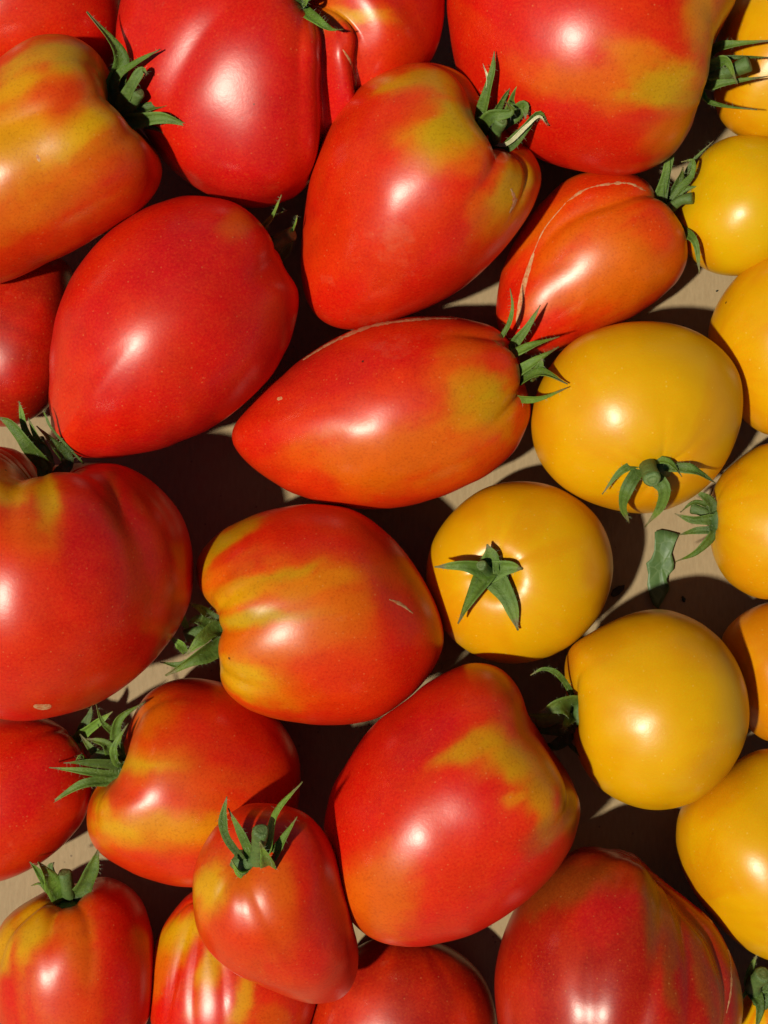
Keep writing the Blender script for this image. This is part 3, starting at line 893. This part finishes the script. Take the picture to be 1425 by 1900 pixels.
TOM['N'] = dict(c=(1222, 1322), stem=(1066, 1322), elev=4, yellow=True, col='Y', group=YG, base=40,
    label='round yellow tomato lying on its side, broad brownish calyx beside the red tomato',
    out=[(1225, 1130), (1160, 1143), (1105, 1170), (1065, 1192), (1066, 1193), (1051, 1216), (1050, 1250), (1056, 1290), (1061, 1340), (1068, 1388), (1088, 1434), (1130, 1475), (1200, 1500), (1270, 1490), (1330, 1450), (1370, 1390), (1387, 1320), (1370, 1240), (1330, 1180), (1280, 1145)],
    streak=[('O', 0.35, -0.2, 0.8)], ribs=(4, 0.01, 0.7), dimple=(0.05, 0.24), grooves=[(1078, 1235, 0.05, 0.08, 0.6)], patch=[(1330, 1420, 60, 60, 30, 'O', 0.4), (1050, 1230, 24, 50, 0, 'O', 0.7)],
    calyx=dict(hub=28, tint=0.9, sep=[
        ([(1058, 1282, 20), (1034, 1250, 55), (1008, 1241, 65), (984, 1253, 60)], 11, dict(tint=1.2)), ([(1066, 1310, 25), (1040, 1308, 55), (1001, 1322, 55)], 44, dict(tint=0.95)),
        ([(1060, 1332, 20), (1050, 1345, 35), (1045, 1356, 30)], 18), ([(1060, 1325, -10), (1015, 1330, -30), (972, 1325, -50)], 22, dict(tint=0.6)),
        ([(1060, 1350, -10), (1020, 1356, -25), (985, 1355, -40)], 24, dict(tint=0.6)), ([(1055, 1375, -20), (1080, 1405, 0), (1104, 1454, -10)], 10, dict(tint=0.7)),
        ([(1055, 1365, -30), (1025, 1385, -40), (1000, 1380, -60)], 24, dict(tint=0.6))],
        stem=([(1062, 1322, 0), (1030, 1335, -10), (1000, 1340, -30)], [12, 10, 12])))
TOM['O'] = dict(c=(1452, 1245), stem=(1545, 1200), elev=-10, yellow=True, col='O', group=YG,
    label='deep orange-yellow tomato half hidden behind the round yellow tomato on its side',
    out=[(1425, 1118), (1380, 1138), (1350, 1165), (1340, 1195), (1352, 1260), (1380, 1335), (1420, 1375), (1480, 1370), (1540, 1310), (1560, 1230), (1520, 1150), (1470, 1118)],
    streak=[('Y', 0.4, -0.2, 0.8)], ribs=(5, 0.005, 0.8))
TOM['P'] = dict(c=(1438, 1588), stem=(1560, 1520), elev=-15, yellow=True, col='Y', group=YG, kz=0.85,
    label='large yellow tomato beside the ribbed red tomato with a thin seam',
    out=[(1425, 1390), (1370, 1415), (1300, 1460), (1262, 1510), (1258, 1560), (1272, 1620), (1310, 1690), (1360, 1745), (1425, 1780), (1500, 1770), (1580, 1700), (1620, 1590), (1580, 1480), (1510, 1410)],
    streak=[('O', 0.4, -0.2, 0.8)], ribs=(5, 0.008, 0.8), patch=[(1300, 1640, 40, 90, -30, 'O', 0.5), (1330, 1470, 80, 40, 30, 'O', 0.5)])
TOM['Q'] = dict(c=(325, 605), stem=(520, 412), elev=-4, col='r', group=RG, base=40, kz=0.95, harm=90,
    label='smooth bright red tomato with a pointed tip resting on the ribbed tomato',
    out=[(340, 367), (280, 385), (220, 420), (170, 470), (130, 530), (108, 590), (97, 660), (95, 740), (97, 806), (102, 842), (122, 853), (175, 853), (240, 848), (310, 830), (390, 795), (450, 750), (500, 700), (535, 640), (553, 580), (552, 535), (530, 500), (510, 455), (480, 415), (440, 385), (395, 370)],
    dimple=(0.12, 0.26), ribs=(4, 0.012, 0.7), grooves=[(500, 500, 0.03, 0.1, 0.8)],
    streak=[('c', 0.6, -0.3, 0.5)],
    patch=[(440, 410, 50, 25, 30, 'o', 0.55), (330, 480, 110, 70, 20, 'c', 0.8), (400, 560, 110, 90, 0, 'c', 0.4), (520, 570, 40, 60, 0, 'm', 0.5), (130, 720, 40, 120, 0, 'm', 0.6), (280, 640, 60, 90, 30, 'm', 0.45), (200, 470, 90, 40, 45, 'm', 0.35)],
    calyx=dict(hub=26, sep=[
        ([(485, 430, 0), (506, 402, 35), (522, 361, 50)], 17, dict(tint=1.3)), ([(538, 432, 0), (548, 416, 30), (551, 399, 35)], 8, dict(tint=1.6)),
        ([(515, 475, -30), (535, 455, -30), (542, 430, -30)], 24, dict(tint=0.8)), ([(500, 408, -10), (532, 389, 0)], 4)],
        stem=([(505, 455, -10), (528, 440, 0), (541, 434, 10)], [14, 12, 13])))
TOM['R'] = dict(c=(-5, 630), stem=(-120, 600), elev=0, col='d', group=RG, kz=0.68,  # red fruit in a darkened colour, its shade is painted in
    label='red tomato with shade in its colour, between the orange tomato and the pointed bright red one',
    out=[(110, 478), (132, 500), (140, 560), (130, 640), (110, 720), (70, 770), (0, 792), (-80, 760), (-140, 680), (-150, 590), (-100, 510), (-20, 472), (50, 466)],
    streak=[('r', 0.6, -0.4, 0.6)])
TOM['S'] = dict(c=(712, 772), stem=(945, 690), elev=6, col='m', group=RG, kz=0.95, base=4, harm=40,
    label='long red plum-shaped tomato with spiky calyx pointing at the yellow tomatoes',
    out=[(600, 640), (540, 680), (482, 728), (444, 770), (427, 806), (443, 846), (482, 882), (540, 915), (600, 935), (670, 945), (750, 940), (830, 918), (900, 885), (945, 850), (975, 800), (985, 760), (975, 700), (960, 650), (925, 612), (880, 595), (820, 587), (740, 592), (660, 612)],
    dimple=(0.10, 0.2), ribs=(3, 0.005, 0.6), grooves=[(935, 640, 0.05, 0.08, 0.6), (955, 770, 0.06, 0.06, 0.6)],
    streak=[('m', 0.4, -0.2, 0.6)],
    patch=[(620, 690, 190, 60, 18, 'c', 0.75), (770, 640, 110, 45, 0, 'r', 0.7), (900, 745, 48, 62, 20, 'g', 0.95), (880, 780, 50, 25, 20, 'g', 0.6), (860, 640, 60, 30, 0, 'o', 0.5), (720, 850, 210, 65, 10, 'o', 0.85), (840, 700, 60, 60, 0, 'o', 0.45), (470, 800, 60, 50, 0, 'r', 0.8), (560, 900, 100, 30, -20, 'r', 0.7)],
    calyx=dict(hub=32, sep=[
        ([(921, 648, 10), (944, 602, 45), (951, 568, 60), (946, 535, 65)], 11, dict(tint=1.3)), ([(948, 650, 10), (978, 608, 45), (1003, 566, 60)], 18),
        ([(934, 668, 25), (985, 642, 65), (1038, 624, 75)], 22, dict(tint=1.2)), ([(940, 702, 30), (985, 676, 70), (1037, 643, 75)], 26, dict(tint=1.2)),
        ([(950, 715, 20), (1000, 692, 95), (1053, 712, 135)], 27), ([(985, 700, 60), (1000, 684, 90), (1006, 664, 100)], 18, dict(root=False)), ([(943, 732, 25), (995, 740, 95), (1053, 720, 140)], 17, dict(tint=1.3))],
        stem=([(945, 690, 0), (970, 690, 20), (990, 700, 30)], [12, 9, 10])),
    scars=[([(562, 668), (600, 644), (640, 624), (690, 605), (745, 596), (800, 591), (850, 591)], 4.5, 0.7), ([(514, 741), (524, 738)], 5)])
TOM['T'] = dict(c=(88, 1090), stem=(88, 868), elev=6, col='r', group=RG, kz=1.02,
    label='big ribbed red tomato with a yellow-green shoulder stripe, pointed red tomato resting on it',
    out=[(70, 862), (95, 858), (160, 855), (220, 860), (265, 880), (310, 920), (340, 965), (355, 1020), (356, 1090), (340, 1150), (300, 1210), (250, 1260), (180, 1305), (100, 1328), (30, 1332), (-60, 1310), (-140, 1240), (-180, 1130), (-175, 1010), (-130, 900), (-60, 835), (0, 824), (40, 840)],
    dimple=(0.10, 0.26), ribs=(9, 0.014, 1.3), grooves=[(50, 890, 0.09, 0.10, 0.6), (120, 890, 0.02, 0.16, 1.6), (225, 890, 0.04, 0.16, 1.8), (60, 950, 0.02, 0.16, 1.6)],
    streak=[('m', 0.5, -0.2, 0.7)],
    patch=[(85, 920, 20, 62, 0, 'y', 0.95), (15, 900, 45, 35, 20, 'y', 0.8), (15, 845, 45, 22, 0, 'o', 0.8), (50, 990, 60, 60, 30, 'o', 0.55), (210, 930, 16, 60, 10, 'b', 0.6), (165, 1010, 50, 100, 0, 'c', 0.8), (270, 920, 25, 60, 25, 'o', 0.35), (60, 1230, 130, 70, 0, 'm', 0.5), (260, 1120, 70, 120, 0, 'd', 0.25), (20, 1100, 60, 100, 0, 'm', 0.6)],
    calyx=dict(hub=34, sep=[
        ([(82, 862, 10), (52, 826, 50), (20, 786, 65), (-8, 773, 65)], 32, dict(tint=0.9)), ([(76, 850, 10), (48, 800, 40), (40, 765, 55), (35, 744, 60)], 14, dict(tint=1.7)),
        ([(90, 850, 0), (68, 812, 35), (52, 775, 45)], 18, dict(tint=1.5)), ([(125, 858, -10), (98, 822, 15), (68, 790, 20)], 24, dict(tint=0.5)),
        ([(155, 860, -15), (100, 800, 20), (86, 775, 25), (80, 760, 20)], 5)],
        stem=([(88, 866, -5), (80, 838, 10), (70, 815, 15)], [13, 11, 12])),
    scars=[([(62, 1310), (80, 1312), (95, 1310)], 10, 0.1)])
TOM['U'] = dict(c=(600, 1142), stem=(400, 1172), elev=4, col='m', group=RG, kz=0.95, base=4,
    label='ribbed orange-red tomato with yellow-green stripes running from its stem',
    out=[(600, 936), (540, 938), (470, 955), (410, 985), (375, 1020), (362, 1055), (366, 1090), (385, 1130), (400, 1165), (400, 1210), (405, 1250), (430, 1290), (480, 1322), (550, 1338), (620, 1344), (690, 1335), (750, 1300), (795, 1255), (820, 1205), (823, 1165), (805, 1110), (770, 1050), (725, 995), (665, 950)],
    dimple=(0.11, 0.24), ribs=(3, 0.004, 0.6), grooves=[(440, 1040, 0.05, 0.10, 0.9), (440, 1082, 0.055, 0.07, 0.95), (440, 1150, 0.06, 0.08, 0.95), (425, 1235, 0.05, 0.10, 0.8), (430, 1270, 0.02, 0.08, 0.8)],
    streak=[('r', 0.5, -0.3, 0.6)], shoulder=[('o', 0.85, 0.95)],
    patch=[(540, 1140, 190, 130, 0, 'o', 0.8), (390, 1040, 24, 55, -40, 'g', 0.95), (430, 990, 70, 18, 40, 'g', 0.85), (430, 1030, 80, 14, 38, 'r', 0.8), (480, 1080, 110, 16, 18, 'g', 0.85), (440, 1115, 70, 20, 20, 'y', 0.8), (480, 1148, 120, 16, 8, 'g', 0.95), (570, 1090, 90, 20, 10, 'y', 0.5), (600, 1110, 120, 40, 0, 'o', 0.7), (470, 1195, 60, 24, -5, 'o', 0.9), (465, 1262, 90, 36, -20, 'y', 0.95), (520, 1215, 80, 30, 0, 'o', 0.7), (620, 1250, 130, 60, 10, 'm', 0.8), (600, 990, 130, 40, 0, 'r', 0.8), (740, 1120, 60, 120, 0, 'r', 0.8), (760, 1240, 50, 60, 0, 'r', 0.6)],
    calyx=dict(hub=30, sep=[
        ([(398, 1168, 30), (370, 1190, 60), (344, 1216, 60)], 28, dict(tint=1.2)), ([(402, 1200, 15), (360, 1222, 45), (307, 1254, 40)], 36),
        ([(348, 1166, 30), (337, 1144, 55), (332, 1113, 65)], 12, dict(tint=1.6, root=False)), ([(346, 1212, 25), (334, 1195, 50), (315, 1182, 50)], 18, dict(tint=1.6, root=False)),
        ([(360, 1222, 0), (330, 1234, -5), (296, 1228, -15)], 11, dict(tint=0.8)), ([(390, 1142, 10), (368, 1128, 35), (350, 1120, 40)], 18, dict(tint=0.6)), ([(392, 1160, 10), (365, 1150, 30), (345, 1160, 35)], 22, dict(tint=0.8))],
        stem=([(400, 1175, 0), (370, 1172, 10), (345, 1180, 15)], [13, 11, 13])),
    scars=[([(722, 1112), (745, 1122), (766, 1138)], 5, 0.5)])
TOM['V'] = dict(c=(365, 1455), stem=(212, 1405), elev=12, col='m', group=RG, kz=0.88,
    label='lumpy orange-red tomato with bright yellow shoulder and spidery calyx, under the small long tomato',
    out=[(330, 1260), (275, 1285), (243, 1330), (222, 1385), (190, 1440), (164, 1478), (162, 1530), (185, 1575), (230, 1605), (290, 1630), (355, 1643), (430, 1640), (500, 1600), (545, 1530), (558, 1440), (545, 1380), (500, 1320), (440, 1280), (390, 1262)],
    dimple=(0.10, 0.24), ribs=(3, 0.006, 0.7), grooves=[(255, 1335, 0.04, 0.10, 0.9), (240, 1430, 0.035, 0.10, 0.8), (200, 1470, 0.05, 0.10, 0.7)], bumps=[(225, 1500, 0.04, 0.35)],
    streak=[('r', 0.5, -0.3, 0.6)],
    patch=[(300, 1480, 160, 120, 0, 'o', 0.45), (285, 1330, 50, 34, 40, 'o', 0.9), (275, 1410, 95, 28, 10, 'y', 0.9), (330, 1390, 120, 30, 0, 'm', 0.6), (190, 1505, 18, 55, 10, 'y', 0.95), (220, 1545, 60, 18, -20, 'y', 0.95), (320, 1540, 140, 34, 0, 'y', 0.55), (220, 1460, 40, 20, 40, 'm', 0.6), (430, 1360, 110, 70, 0, 'r', 0.8), (330, 1600, 120, 40, -10, 'm', 0.7), (280, 1480, 70, 24, 0, 'm', 0.7)],
    calyx=dict(hub=30, sep=[
        ([(212, 1418, 20), (160, 1414, 45), (118, 1416, 45)], 22, dict(tint=0.8)), ([(208, 1436, 15), (150, 1430, 40), (91, 1424, 40)], 16),
        ([(205, 1446, 5), (150, 1456, 30), (84, 1498, 20)], 21), ([(216, 1412, 30), (213, 1385, 55), (238, 1342, 60)], 17, dict(tint=1.4)),
        ([(216, 1375, 20), (222, 1332, 50), (271, 1302, 50)], 21), ([(212, 1405, 10), (195, 1380, 30), (160, 1371, 30)], 24), ([(205, 1412, 0), (175, 1395, 10), (148, 1362, 10)], 24, dict(tint=0.8)),
        ([(217, 1366, 10), (190, 1340, 35), (178, 1305, 40)], 12, dict(tint=1.3)), ([(165, 1412, 20), (150, 1402, 45), (140, 1414, 45)], 16, dict(tint=1.6))],
        stem=([(212, 1408, 0), (190, 1400, 15), (175, 1410, 10)], [11, 9, 10])))
TOM['W'] = dict(c=(0, 1480), stem=(148, 1372), elev=-8, col='r', group=RG, kz=0.85,
    label='red tomato lying under the big ribbed one, spidery calyx of its neighbour on it',
    out=[(60, 1328), (110, 1343), (148, 1378), (167, 1430), (168, 1480), (150, 1530), (110, 1575), (60, 1610), (0, 1633), (-80, 1630), (-150, 1570), (-170, 1480), (-140, 1390), (-70, 1340), (0, 1326)],
    streak=[('m', 0.6, -0.3, 0.6)], patch=[(80, 1450, 60, 60, 0, 'c', 0.5), (30, 1580, 90, 40, 20, 'm', 0.7)],
    calyx=dict(hub=20, sep=[([(150, 1365, 10), (182, 1340, 45), (209, 1320, 60)], 21, dict(tint=1.5)), ([(148, 1362, 0), (165, 1330, 0), (170, 1310, 0)], 18, dict(tint=0.6))]))
TOM['X'] = dict(c=(138, 1812), stem=(132, 1662), elev=8, col='r', group=RG,
    label='ribbed red tomato with yellow shoulder and stubby upright calyx beside bare cardboard',
    out=[(60, 1668), (25, 1690), (0, 1722), (-18, 1800), (0, 1900), (60, 1970), (150, 1990), (230, 1960), (276, 1890), (287, 1810), (282, 1730), (260, 1670), (215, 1637), (172, 1634), (140, 1648), (100, 1652)],
    dimple=(0.12, 0.26), ribs=(3, 0.006, 0.8), grooves=[(25, 1730, 0.06, 0.07, 1.2), (120, 1690, 0.045, 0.09, 0.9), (185, 1700, 0.05, 0.10, 1.2)],
    streak=[('m', 0.6, -0.3, 0.6)],
    patch=[(110, 1800, 90, 150, 0, 'o', 0.5), (62, 1725, 38, 70, -15, 'y', 0.95), (12, 1750, 16, 60, -10, 'y', 0.8), (145, 1710, 30, 60, 0, 'o', 0.8), (90, 1800, 30, 70, 0, 'm', 0.7), (240, 1770, 50, 120, 0, 'r', 0.95), (130, 1840, 60, 60, 0, 'm', 0.7), (160, 1780, 24, 60, 0, 'o', 0.4)],
    calyx=dict(hub=30, sep=[
        ([(108, 1658, 25), (90, 1625, 60), (71, 1599, 70)], 36, dict(tint=1.5)), ([(92, 1648, 20), (72, 1618, 45), (55, 1599, 55)], 16, dict(tint=1.3)),
        ([(150, 1655, 20), (170, 1612, 55), (184, 1572, 70)], 34, dict(tint=0.9)), ([(95, 1655, 5), (75, 1640, 15), (58, 1644, 5)], 14), ([(115, 1650, -10), (95, 1612, 0), (100, 1600, 0)], 20, dict(tint=0.6))],
        stem=([(128, 1658, 5), (124, 1640, 30), (120, 1620, 42)], [14, 12, 13])))
TOM['Y'] = dict(c=(430, 1835), stem=(400, 1690), elev=18, col='r', group=RG, kz=0.72,
    label='red tomato striped with yellow, lying under the small long tomato',
    out=[(360, 1650), (320, 1690), (295, 1735), (278, 1800), (276, 1870), (296, 1950), (350, 2010), (430, 2020), (520, 1980), (575, 1900), (590, 1820), (560, 1750), (480, 1690), (410, 1655)],
    dimple=(0.10, 0.26), ribs=(5, 0.01, 0.9), grooves=[(330, 1800, 0.05, 0.08, 1.4), (375, 1840, 0.045, 0.07, 1.4), (430, 1850, 0.04, 0.07, 1.4)],
    streak=[('m', 0.5, -0.3, 0.6)],
    patch=[(335, 1735, 60, 28, 40, 'y', 0.95), (300, 1800, 22, 60, -25, 'o', 0.8), (385, 1790, 26, 55, -30, 'y', 0.8), (345, 1790, 12, 60, -30, 'r', 0.8), (365, 1860, 24, 40, 0, 'o', 0.6), (450, 1850, 20, 60, -20, 'y', 0.7), (410, 1860, 14, 50, -20, 'r', 0.8), (500, 1890, 50, 30, 0, 'o', 0.5)])
TOM['Z'] = dict(c=(508, 1680), stem=(478, 1606), elev=52, col='m', base=185, kz=0.82, group=RG,
    label='small long orange-red tomato lying on top of the others, calyx upright',
    out=[(450, 1490), (400, 1530), (368, 1590), (362, 1650), (370, 1720), (400, 1770), (450, 1815), (510, 1860), (570, 1885), (625, 1878), (655, 1850), (667, 1800), (655, 1720), (640, 1640), (620, 1570), (580, 1510), (540, 1490), (495, 1484)],
    dimple=(0.10, 0.22), ribs=(4, 0.006, 0.8), grooves=[(425, 1640, 0.035, 0.09, 0.9), (510, 1680, 0.02, 0.09, 1.0)],
    streak=[('r', 0.5, -0.2, 0.6)],
    patch=[(460, 1680, 110, 130, 0, 'o', 0.45), (393, 1655, 30, 50, 0, 'y', 0.85), (450, 1650, 30, 40, 0, 'o', 0.6), (520, 1640, 40, 40, 0, 'o', 0.4), (440, 1740, 60, 60, 0, 'm', 0.7), (590, 1620, 50, 90, 10, 'r', 0.8), (610, 1780, 60, 110, 10, 'r', 0.7), (500, 1530, 70, 30, 0, 'm', 0.5)],
    calyx=dict(hub=24, sep=[
        ([(458, 1602, 8), (420, 1550, 40), (415, 1512, 60), (421, 1478, 65)], 17), ([(466, 1590, 10), (447, 1545, 40), (423, 1500, 55)], 22, dict(tint=0.9)),
        ([(496, 1570, 10), (514, 1508, 60), (561, 1450, 80)], 27, dict(tint=1.4)), ([(502, 1590, 8), (530, 1552, 40), (551, 1515, 55)], 20, dict(tint=1.1)),
        ([(496, 1612, 10), (494, 1594, 55), (482, 1562, 90)], 28, dict(tint=1.3)), ([(466, 1618, 6), (444, 1618, 22), (429, 1596, 38)], 22, dict(tint=1.5))],
        stem=([(478, 1602, 0), (480, 1572, 40), (484, 1542, 80)], [14, 12, 14])))
TOM['AA'] = dict(c=(830, 1498), stem=(1030, 1395), elev=2, col='r', group=RG, base=50, kz=0.98,
    label='large red tomato with olive-green streaks, next to the round yellow tomato on its side',
    out=[(880, 1230), (840, 1240), (790, 1270), (740, 1310), (690, 1350), (640, 1420), (610, 1480), (600, 1550), (610, 1620), (640, 1690), (690, 1735), (750, 1752), (820, 1745), (890, 1720), (960, 1675), (1020, 1620), (1060, 1560), (1075, 1490), (1060, 1440), (1033, 1405), (1010, 1370), (985, 1330), (968, 1280), (930, 1240)],
    dimple=(0.08, 0.26), ribs=(3, 0.006, 0.7), grooves=[(1020, 1470, 0.07, 0.09, 0.8), (900, 1300, 0.02, 0.15, 1.0)],
    streak=[('m', 0.5, -0.3, 0.6)],
    patch=[(880, 1385, 75, 26, 30, 'g', 0.7), (950, 1410, 60, 36, -30, 'g', 0.8), (905, 1420, 40, 16, 30, 'g', 0.5), (1000, 1490, 26, 70, 12, 'g', 0.6), (950, 1480, 30, 14, 35, 'y', 0.4), (1055, 1490, 20, 70, 10, 'b', 0.75), (1000, 1560, 50, 30, 40, 'b', 0.4), (900, 1300, 80, 50, 0, 'm', 0.7), (780, 1370, 90, 40, 45, 'c', 0.7), (860, 1455, 70, 40, 20, 'r', 0.8), (800, 1560, 70, 70, 0, 'm', 0.6), (700, 1660, 80, 100, 0, 'o', 0.8), (850, 1640, 100, 50, 30, 'm', 0.4), (640, 1500, 50, 100, 0, 'r', 0.8), (760, 1480, 60, 60, 0, 'm', 0.4)])
TOM['BB'] = dict(c=(752, 1900), stem=(752, 2050), elev=0, col='d', group=RG, kz=0.62,  # darker base colour paints the shade lying on this red fruit
    label='red tomato with shade painted in, under the large red tomato with olive-green streaks',
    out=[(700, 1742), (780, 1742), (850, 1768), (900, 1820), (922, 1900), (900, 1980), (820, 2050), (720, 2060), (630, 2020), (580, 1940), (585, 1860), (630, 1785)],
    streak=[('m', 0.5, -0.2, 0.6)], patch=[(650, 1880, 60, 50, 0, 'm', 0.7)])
TOM['CC'] = dict(c=(1146, 1822), stem=(1190, 1612), elev=-6, col='d', group=RG, kz=0.85,  # base red darkened to stand in for shade; the brown stripes are its own
    label='ribbed red tomato darkened by painted shade, with brownish stripes and a thin pale seam',
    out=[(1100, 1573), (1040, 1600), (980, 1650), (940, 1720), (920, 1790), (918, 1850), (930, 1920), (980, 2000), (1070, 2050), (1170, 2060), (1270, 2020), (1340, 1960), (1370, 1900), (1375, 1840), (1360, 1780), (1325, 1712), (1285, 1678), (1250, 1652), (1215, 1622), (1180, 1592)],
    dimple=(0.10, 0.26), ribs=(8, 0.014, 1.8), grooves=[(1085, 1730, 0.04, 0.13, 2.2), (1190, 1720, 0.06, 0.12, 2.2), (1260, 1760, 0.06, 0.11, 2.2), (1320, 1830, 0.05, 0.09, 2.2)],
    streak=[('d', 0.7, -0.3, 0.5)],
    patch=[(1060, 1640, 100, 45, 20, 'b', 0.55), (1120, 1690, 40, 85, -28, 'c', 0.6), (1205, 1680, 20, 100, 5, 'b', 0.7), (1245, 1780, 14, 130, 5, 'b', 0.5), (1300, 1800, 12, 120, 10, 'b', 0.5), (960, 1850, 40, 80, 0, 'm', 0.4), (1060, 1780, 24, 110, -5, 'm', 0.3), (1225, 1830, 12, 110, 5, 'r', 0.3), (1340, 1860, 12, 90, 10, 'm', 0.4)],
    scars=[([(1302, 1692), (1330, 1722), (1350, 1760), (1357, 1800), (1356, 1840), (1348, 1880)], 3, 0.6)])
TOM['DD'] = dict(c=(1462, 1895), stem=(1402, 1832), elev=34, yellow=True, col='Y', group=YG,
    label='little yellow tomato with a thick cut stem below the large yellow tomato',
    out=[(1462, 1795), (1420, 1800), (1385, 1830), (1368, 1880), (1372, 1930), (1400, 1980), (1462, 1998), (1530, 1970), (1560, 1895), (1530, 1820)],
    dimple=(0.10, 0.26), ribs=(5, 0.006, 0.8),
    calyx=dict(hub=22, tint=0.8, sep=[([(1400, 1842, 5), (1410, 1870, 25), (1402, 1915, 15)], 26), ([(1392, 1828, 5), (1392, 1800, 20), (1406, 1768, 25)], 20), ([(1390, 1836, 5), (1378, 1850, 10), (1374, 1864, 0)], 14), ([(1410, 1832, 5), (1440, 1835, 25), (1470, 1830, 15)], 20)],
        stem=([(1398, 1836, 0), (1402, 1822, 35), (1415, 1808, 60)], [16, 13, 16])))

BODIES = {}
for i, (k, T) in enumerate(TOM.items()):
    T.setdefault('name', 'yellow_tomato' if T.get('yellow') else 'red_tomato')
    BODIES[k] = make_tomato(T, i)


# ------------------------------------------------------------------ fallen leaf and crumbs on the cardboard
def leaf_material():
    m, nt, b = new_mat('wilted_leaf')
    L = nt.links.new
    tc = N(nt, 'ShaderNodeTexCoord')
    n1 = N(nt, 'ShaderNodeTexNoise', Scale=400.0, Detail=4.0)
    L(tc.outputs['Object'], n1.inputs['Vector'])
    vo = N(nt, 'ShaderNodeTexVoronoi', Scale=260.0, feature='DISTANCE_TO_EDGE')
    L(tc.outputs['Object'], vo.inputs['Vector'])
    c = mixrgb(nt, ramp(nt, n1.outputs[0], [(0.3, 0.0), (0.7, 1.0)]), (0.055, 0.11, 0.025), (0.095, 0.165, 0.045))
    c = mixrgb(nt, ramp(nt, vo.outputs['Distance'], [(0.02, 0.45), (0.07, 0.0)]), c, (0.13, 0.19, 0.07))
    L(c, b.inputs['Base Color'])
    b.inputs['Roughness'].default_value = 0.5
    bp = N(nt, 'ShaderNodeBump', Strength=0.5, Distance=0.0005)
    L(vo.outputs['Distance'], bp.inputs['Height'])
    L(bp.outputs[0], b.inputs['Normal'])
    return m


def flat_leaf(name, out, label, mat, lift=10.0, cat='leaf', seed=1):
    P = np.array(out, float)
    cen = P.mean(0)
    V, F = [], []
    rings = 5
    n = len(P)
    for r in range(rings + 1):
        k = r / rings
        for p in P:
            q = cen + (p - cen) * k
            z = 3 + lift * (0.5 + 0.5 * vnoise(np.array([[q[0] / 26, q[1] / 26, 0.3]]), seed)[0]) * (0.4 + k)
            V.append(px(q[0], q[1], z))
    for r in range(rings):
        for j in range(n):
            a, b = r * n + j, r * n + (j + 1) % n
            F.append((a, a + n, b + n, b))
    V = np.array(V)
    m = len(V)
    V2 = V - np.array([0, 0, 1.6])
    F2 = [tuple(x + m for x in reversed(f)) for f in F]
    rim = [(rings * n + j, rings * n + j + m, rings * n + (j + 1) % n + m, rings * n + (j + 1) % n) for j in range(n)]
    org = np.array([*px(cen[0], cen[1], 0)[:2], 0])
    o = mesh_obj(name, (np.vstack([V, V2]) - org) * S, F + F2 + rim, mat)
    o.location = org * S
    o['label'] = label
    o['category'] = cat
    return o


M_LEAF = leaf_material()
flat_leaf('fallen_leaf', [(1215, 987), (1226, 983), (1240, 985), (1260, 991), (1252, 1008), (1246, 1028), (1251, 1046), (1249, 1058), (1239, 1069), (1238, 1080), (1243, 1091), (1232, 1112), (1221, 1130), (1212, 1122), (1205, 1105), (1201, 1085), (1203, 1066), (1199, 1045), (1208, 1037), (1214, 1022), (1215, 1004)],
          'torn strip of wilted green leaf lying on the bare cardboard', M_LEAF, 9)
m_dark, nt_, b_ = new_mat('dry_leaf_bit')
b_.inputs['Base Color'].default_value = (0.022, 0.024, 0.012, 1)
b_.inputs['Roughness'].default_value = 0.7
flat_leaf('leaf_fragment', [(1133, 1104), (1137, 1094), (1148, 1087), (1159, 1085), (1158, 1094), (1148, 1104), (1138, 1108)],
          'small dark leaf scrap on the cardboard beside the star-calyx yellow tomato', m_dark, 4, 'leaf scrap', 4)


def crumb(x, y, r, label):
    rng = random.Random(int(x * 7 + y))
    V, F = [], []
    n = 8
    prof = [(0.0, 0.0), (0.9, 0.05), (1.0, 0.5), (0.6, 1.0), (0.0, 1.15)]
    for q, h in prof:
        for j in range(n):
            a = 2 * math.pi * j / n
            rr = q * r * rng.uniform(0.7, 1.3)
            V.append((rr * math.cos(a) * 1.3, rr * math.sin(a) * 0.8, h * r))
    for i in range(len(prof) - 1):
        for j in range(n):
            k = (j + 1) % n
            F.append((i * n + j, i * n + k, (i + 1) * n + k, (i + 1) * n + j))
    o = mesh_obj('crumb', np.array(V) * S, F, m_dark)
    o.location = px(x, y, 0) * S
    o.rotation_euler.z = rng.uniform(0, 3)
    o['label'] = label
    o['category'] = 'crumb'
    o['group'] = 'crumbs on the cardboard'


crumb(1268, 1112, 4.5, 'tiny dark crumb on the shaded cardboard beside the fallen leaf')
crumb(1268, 606, 2.5, 'tiny dark crumb on cardboard above the plump yellow tomato with drooping calyx')
crumb(1330, 540, 2.2, 'tiny dark crumb on cardboard below the small lemon-yellow tomato')
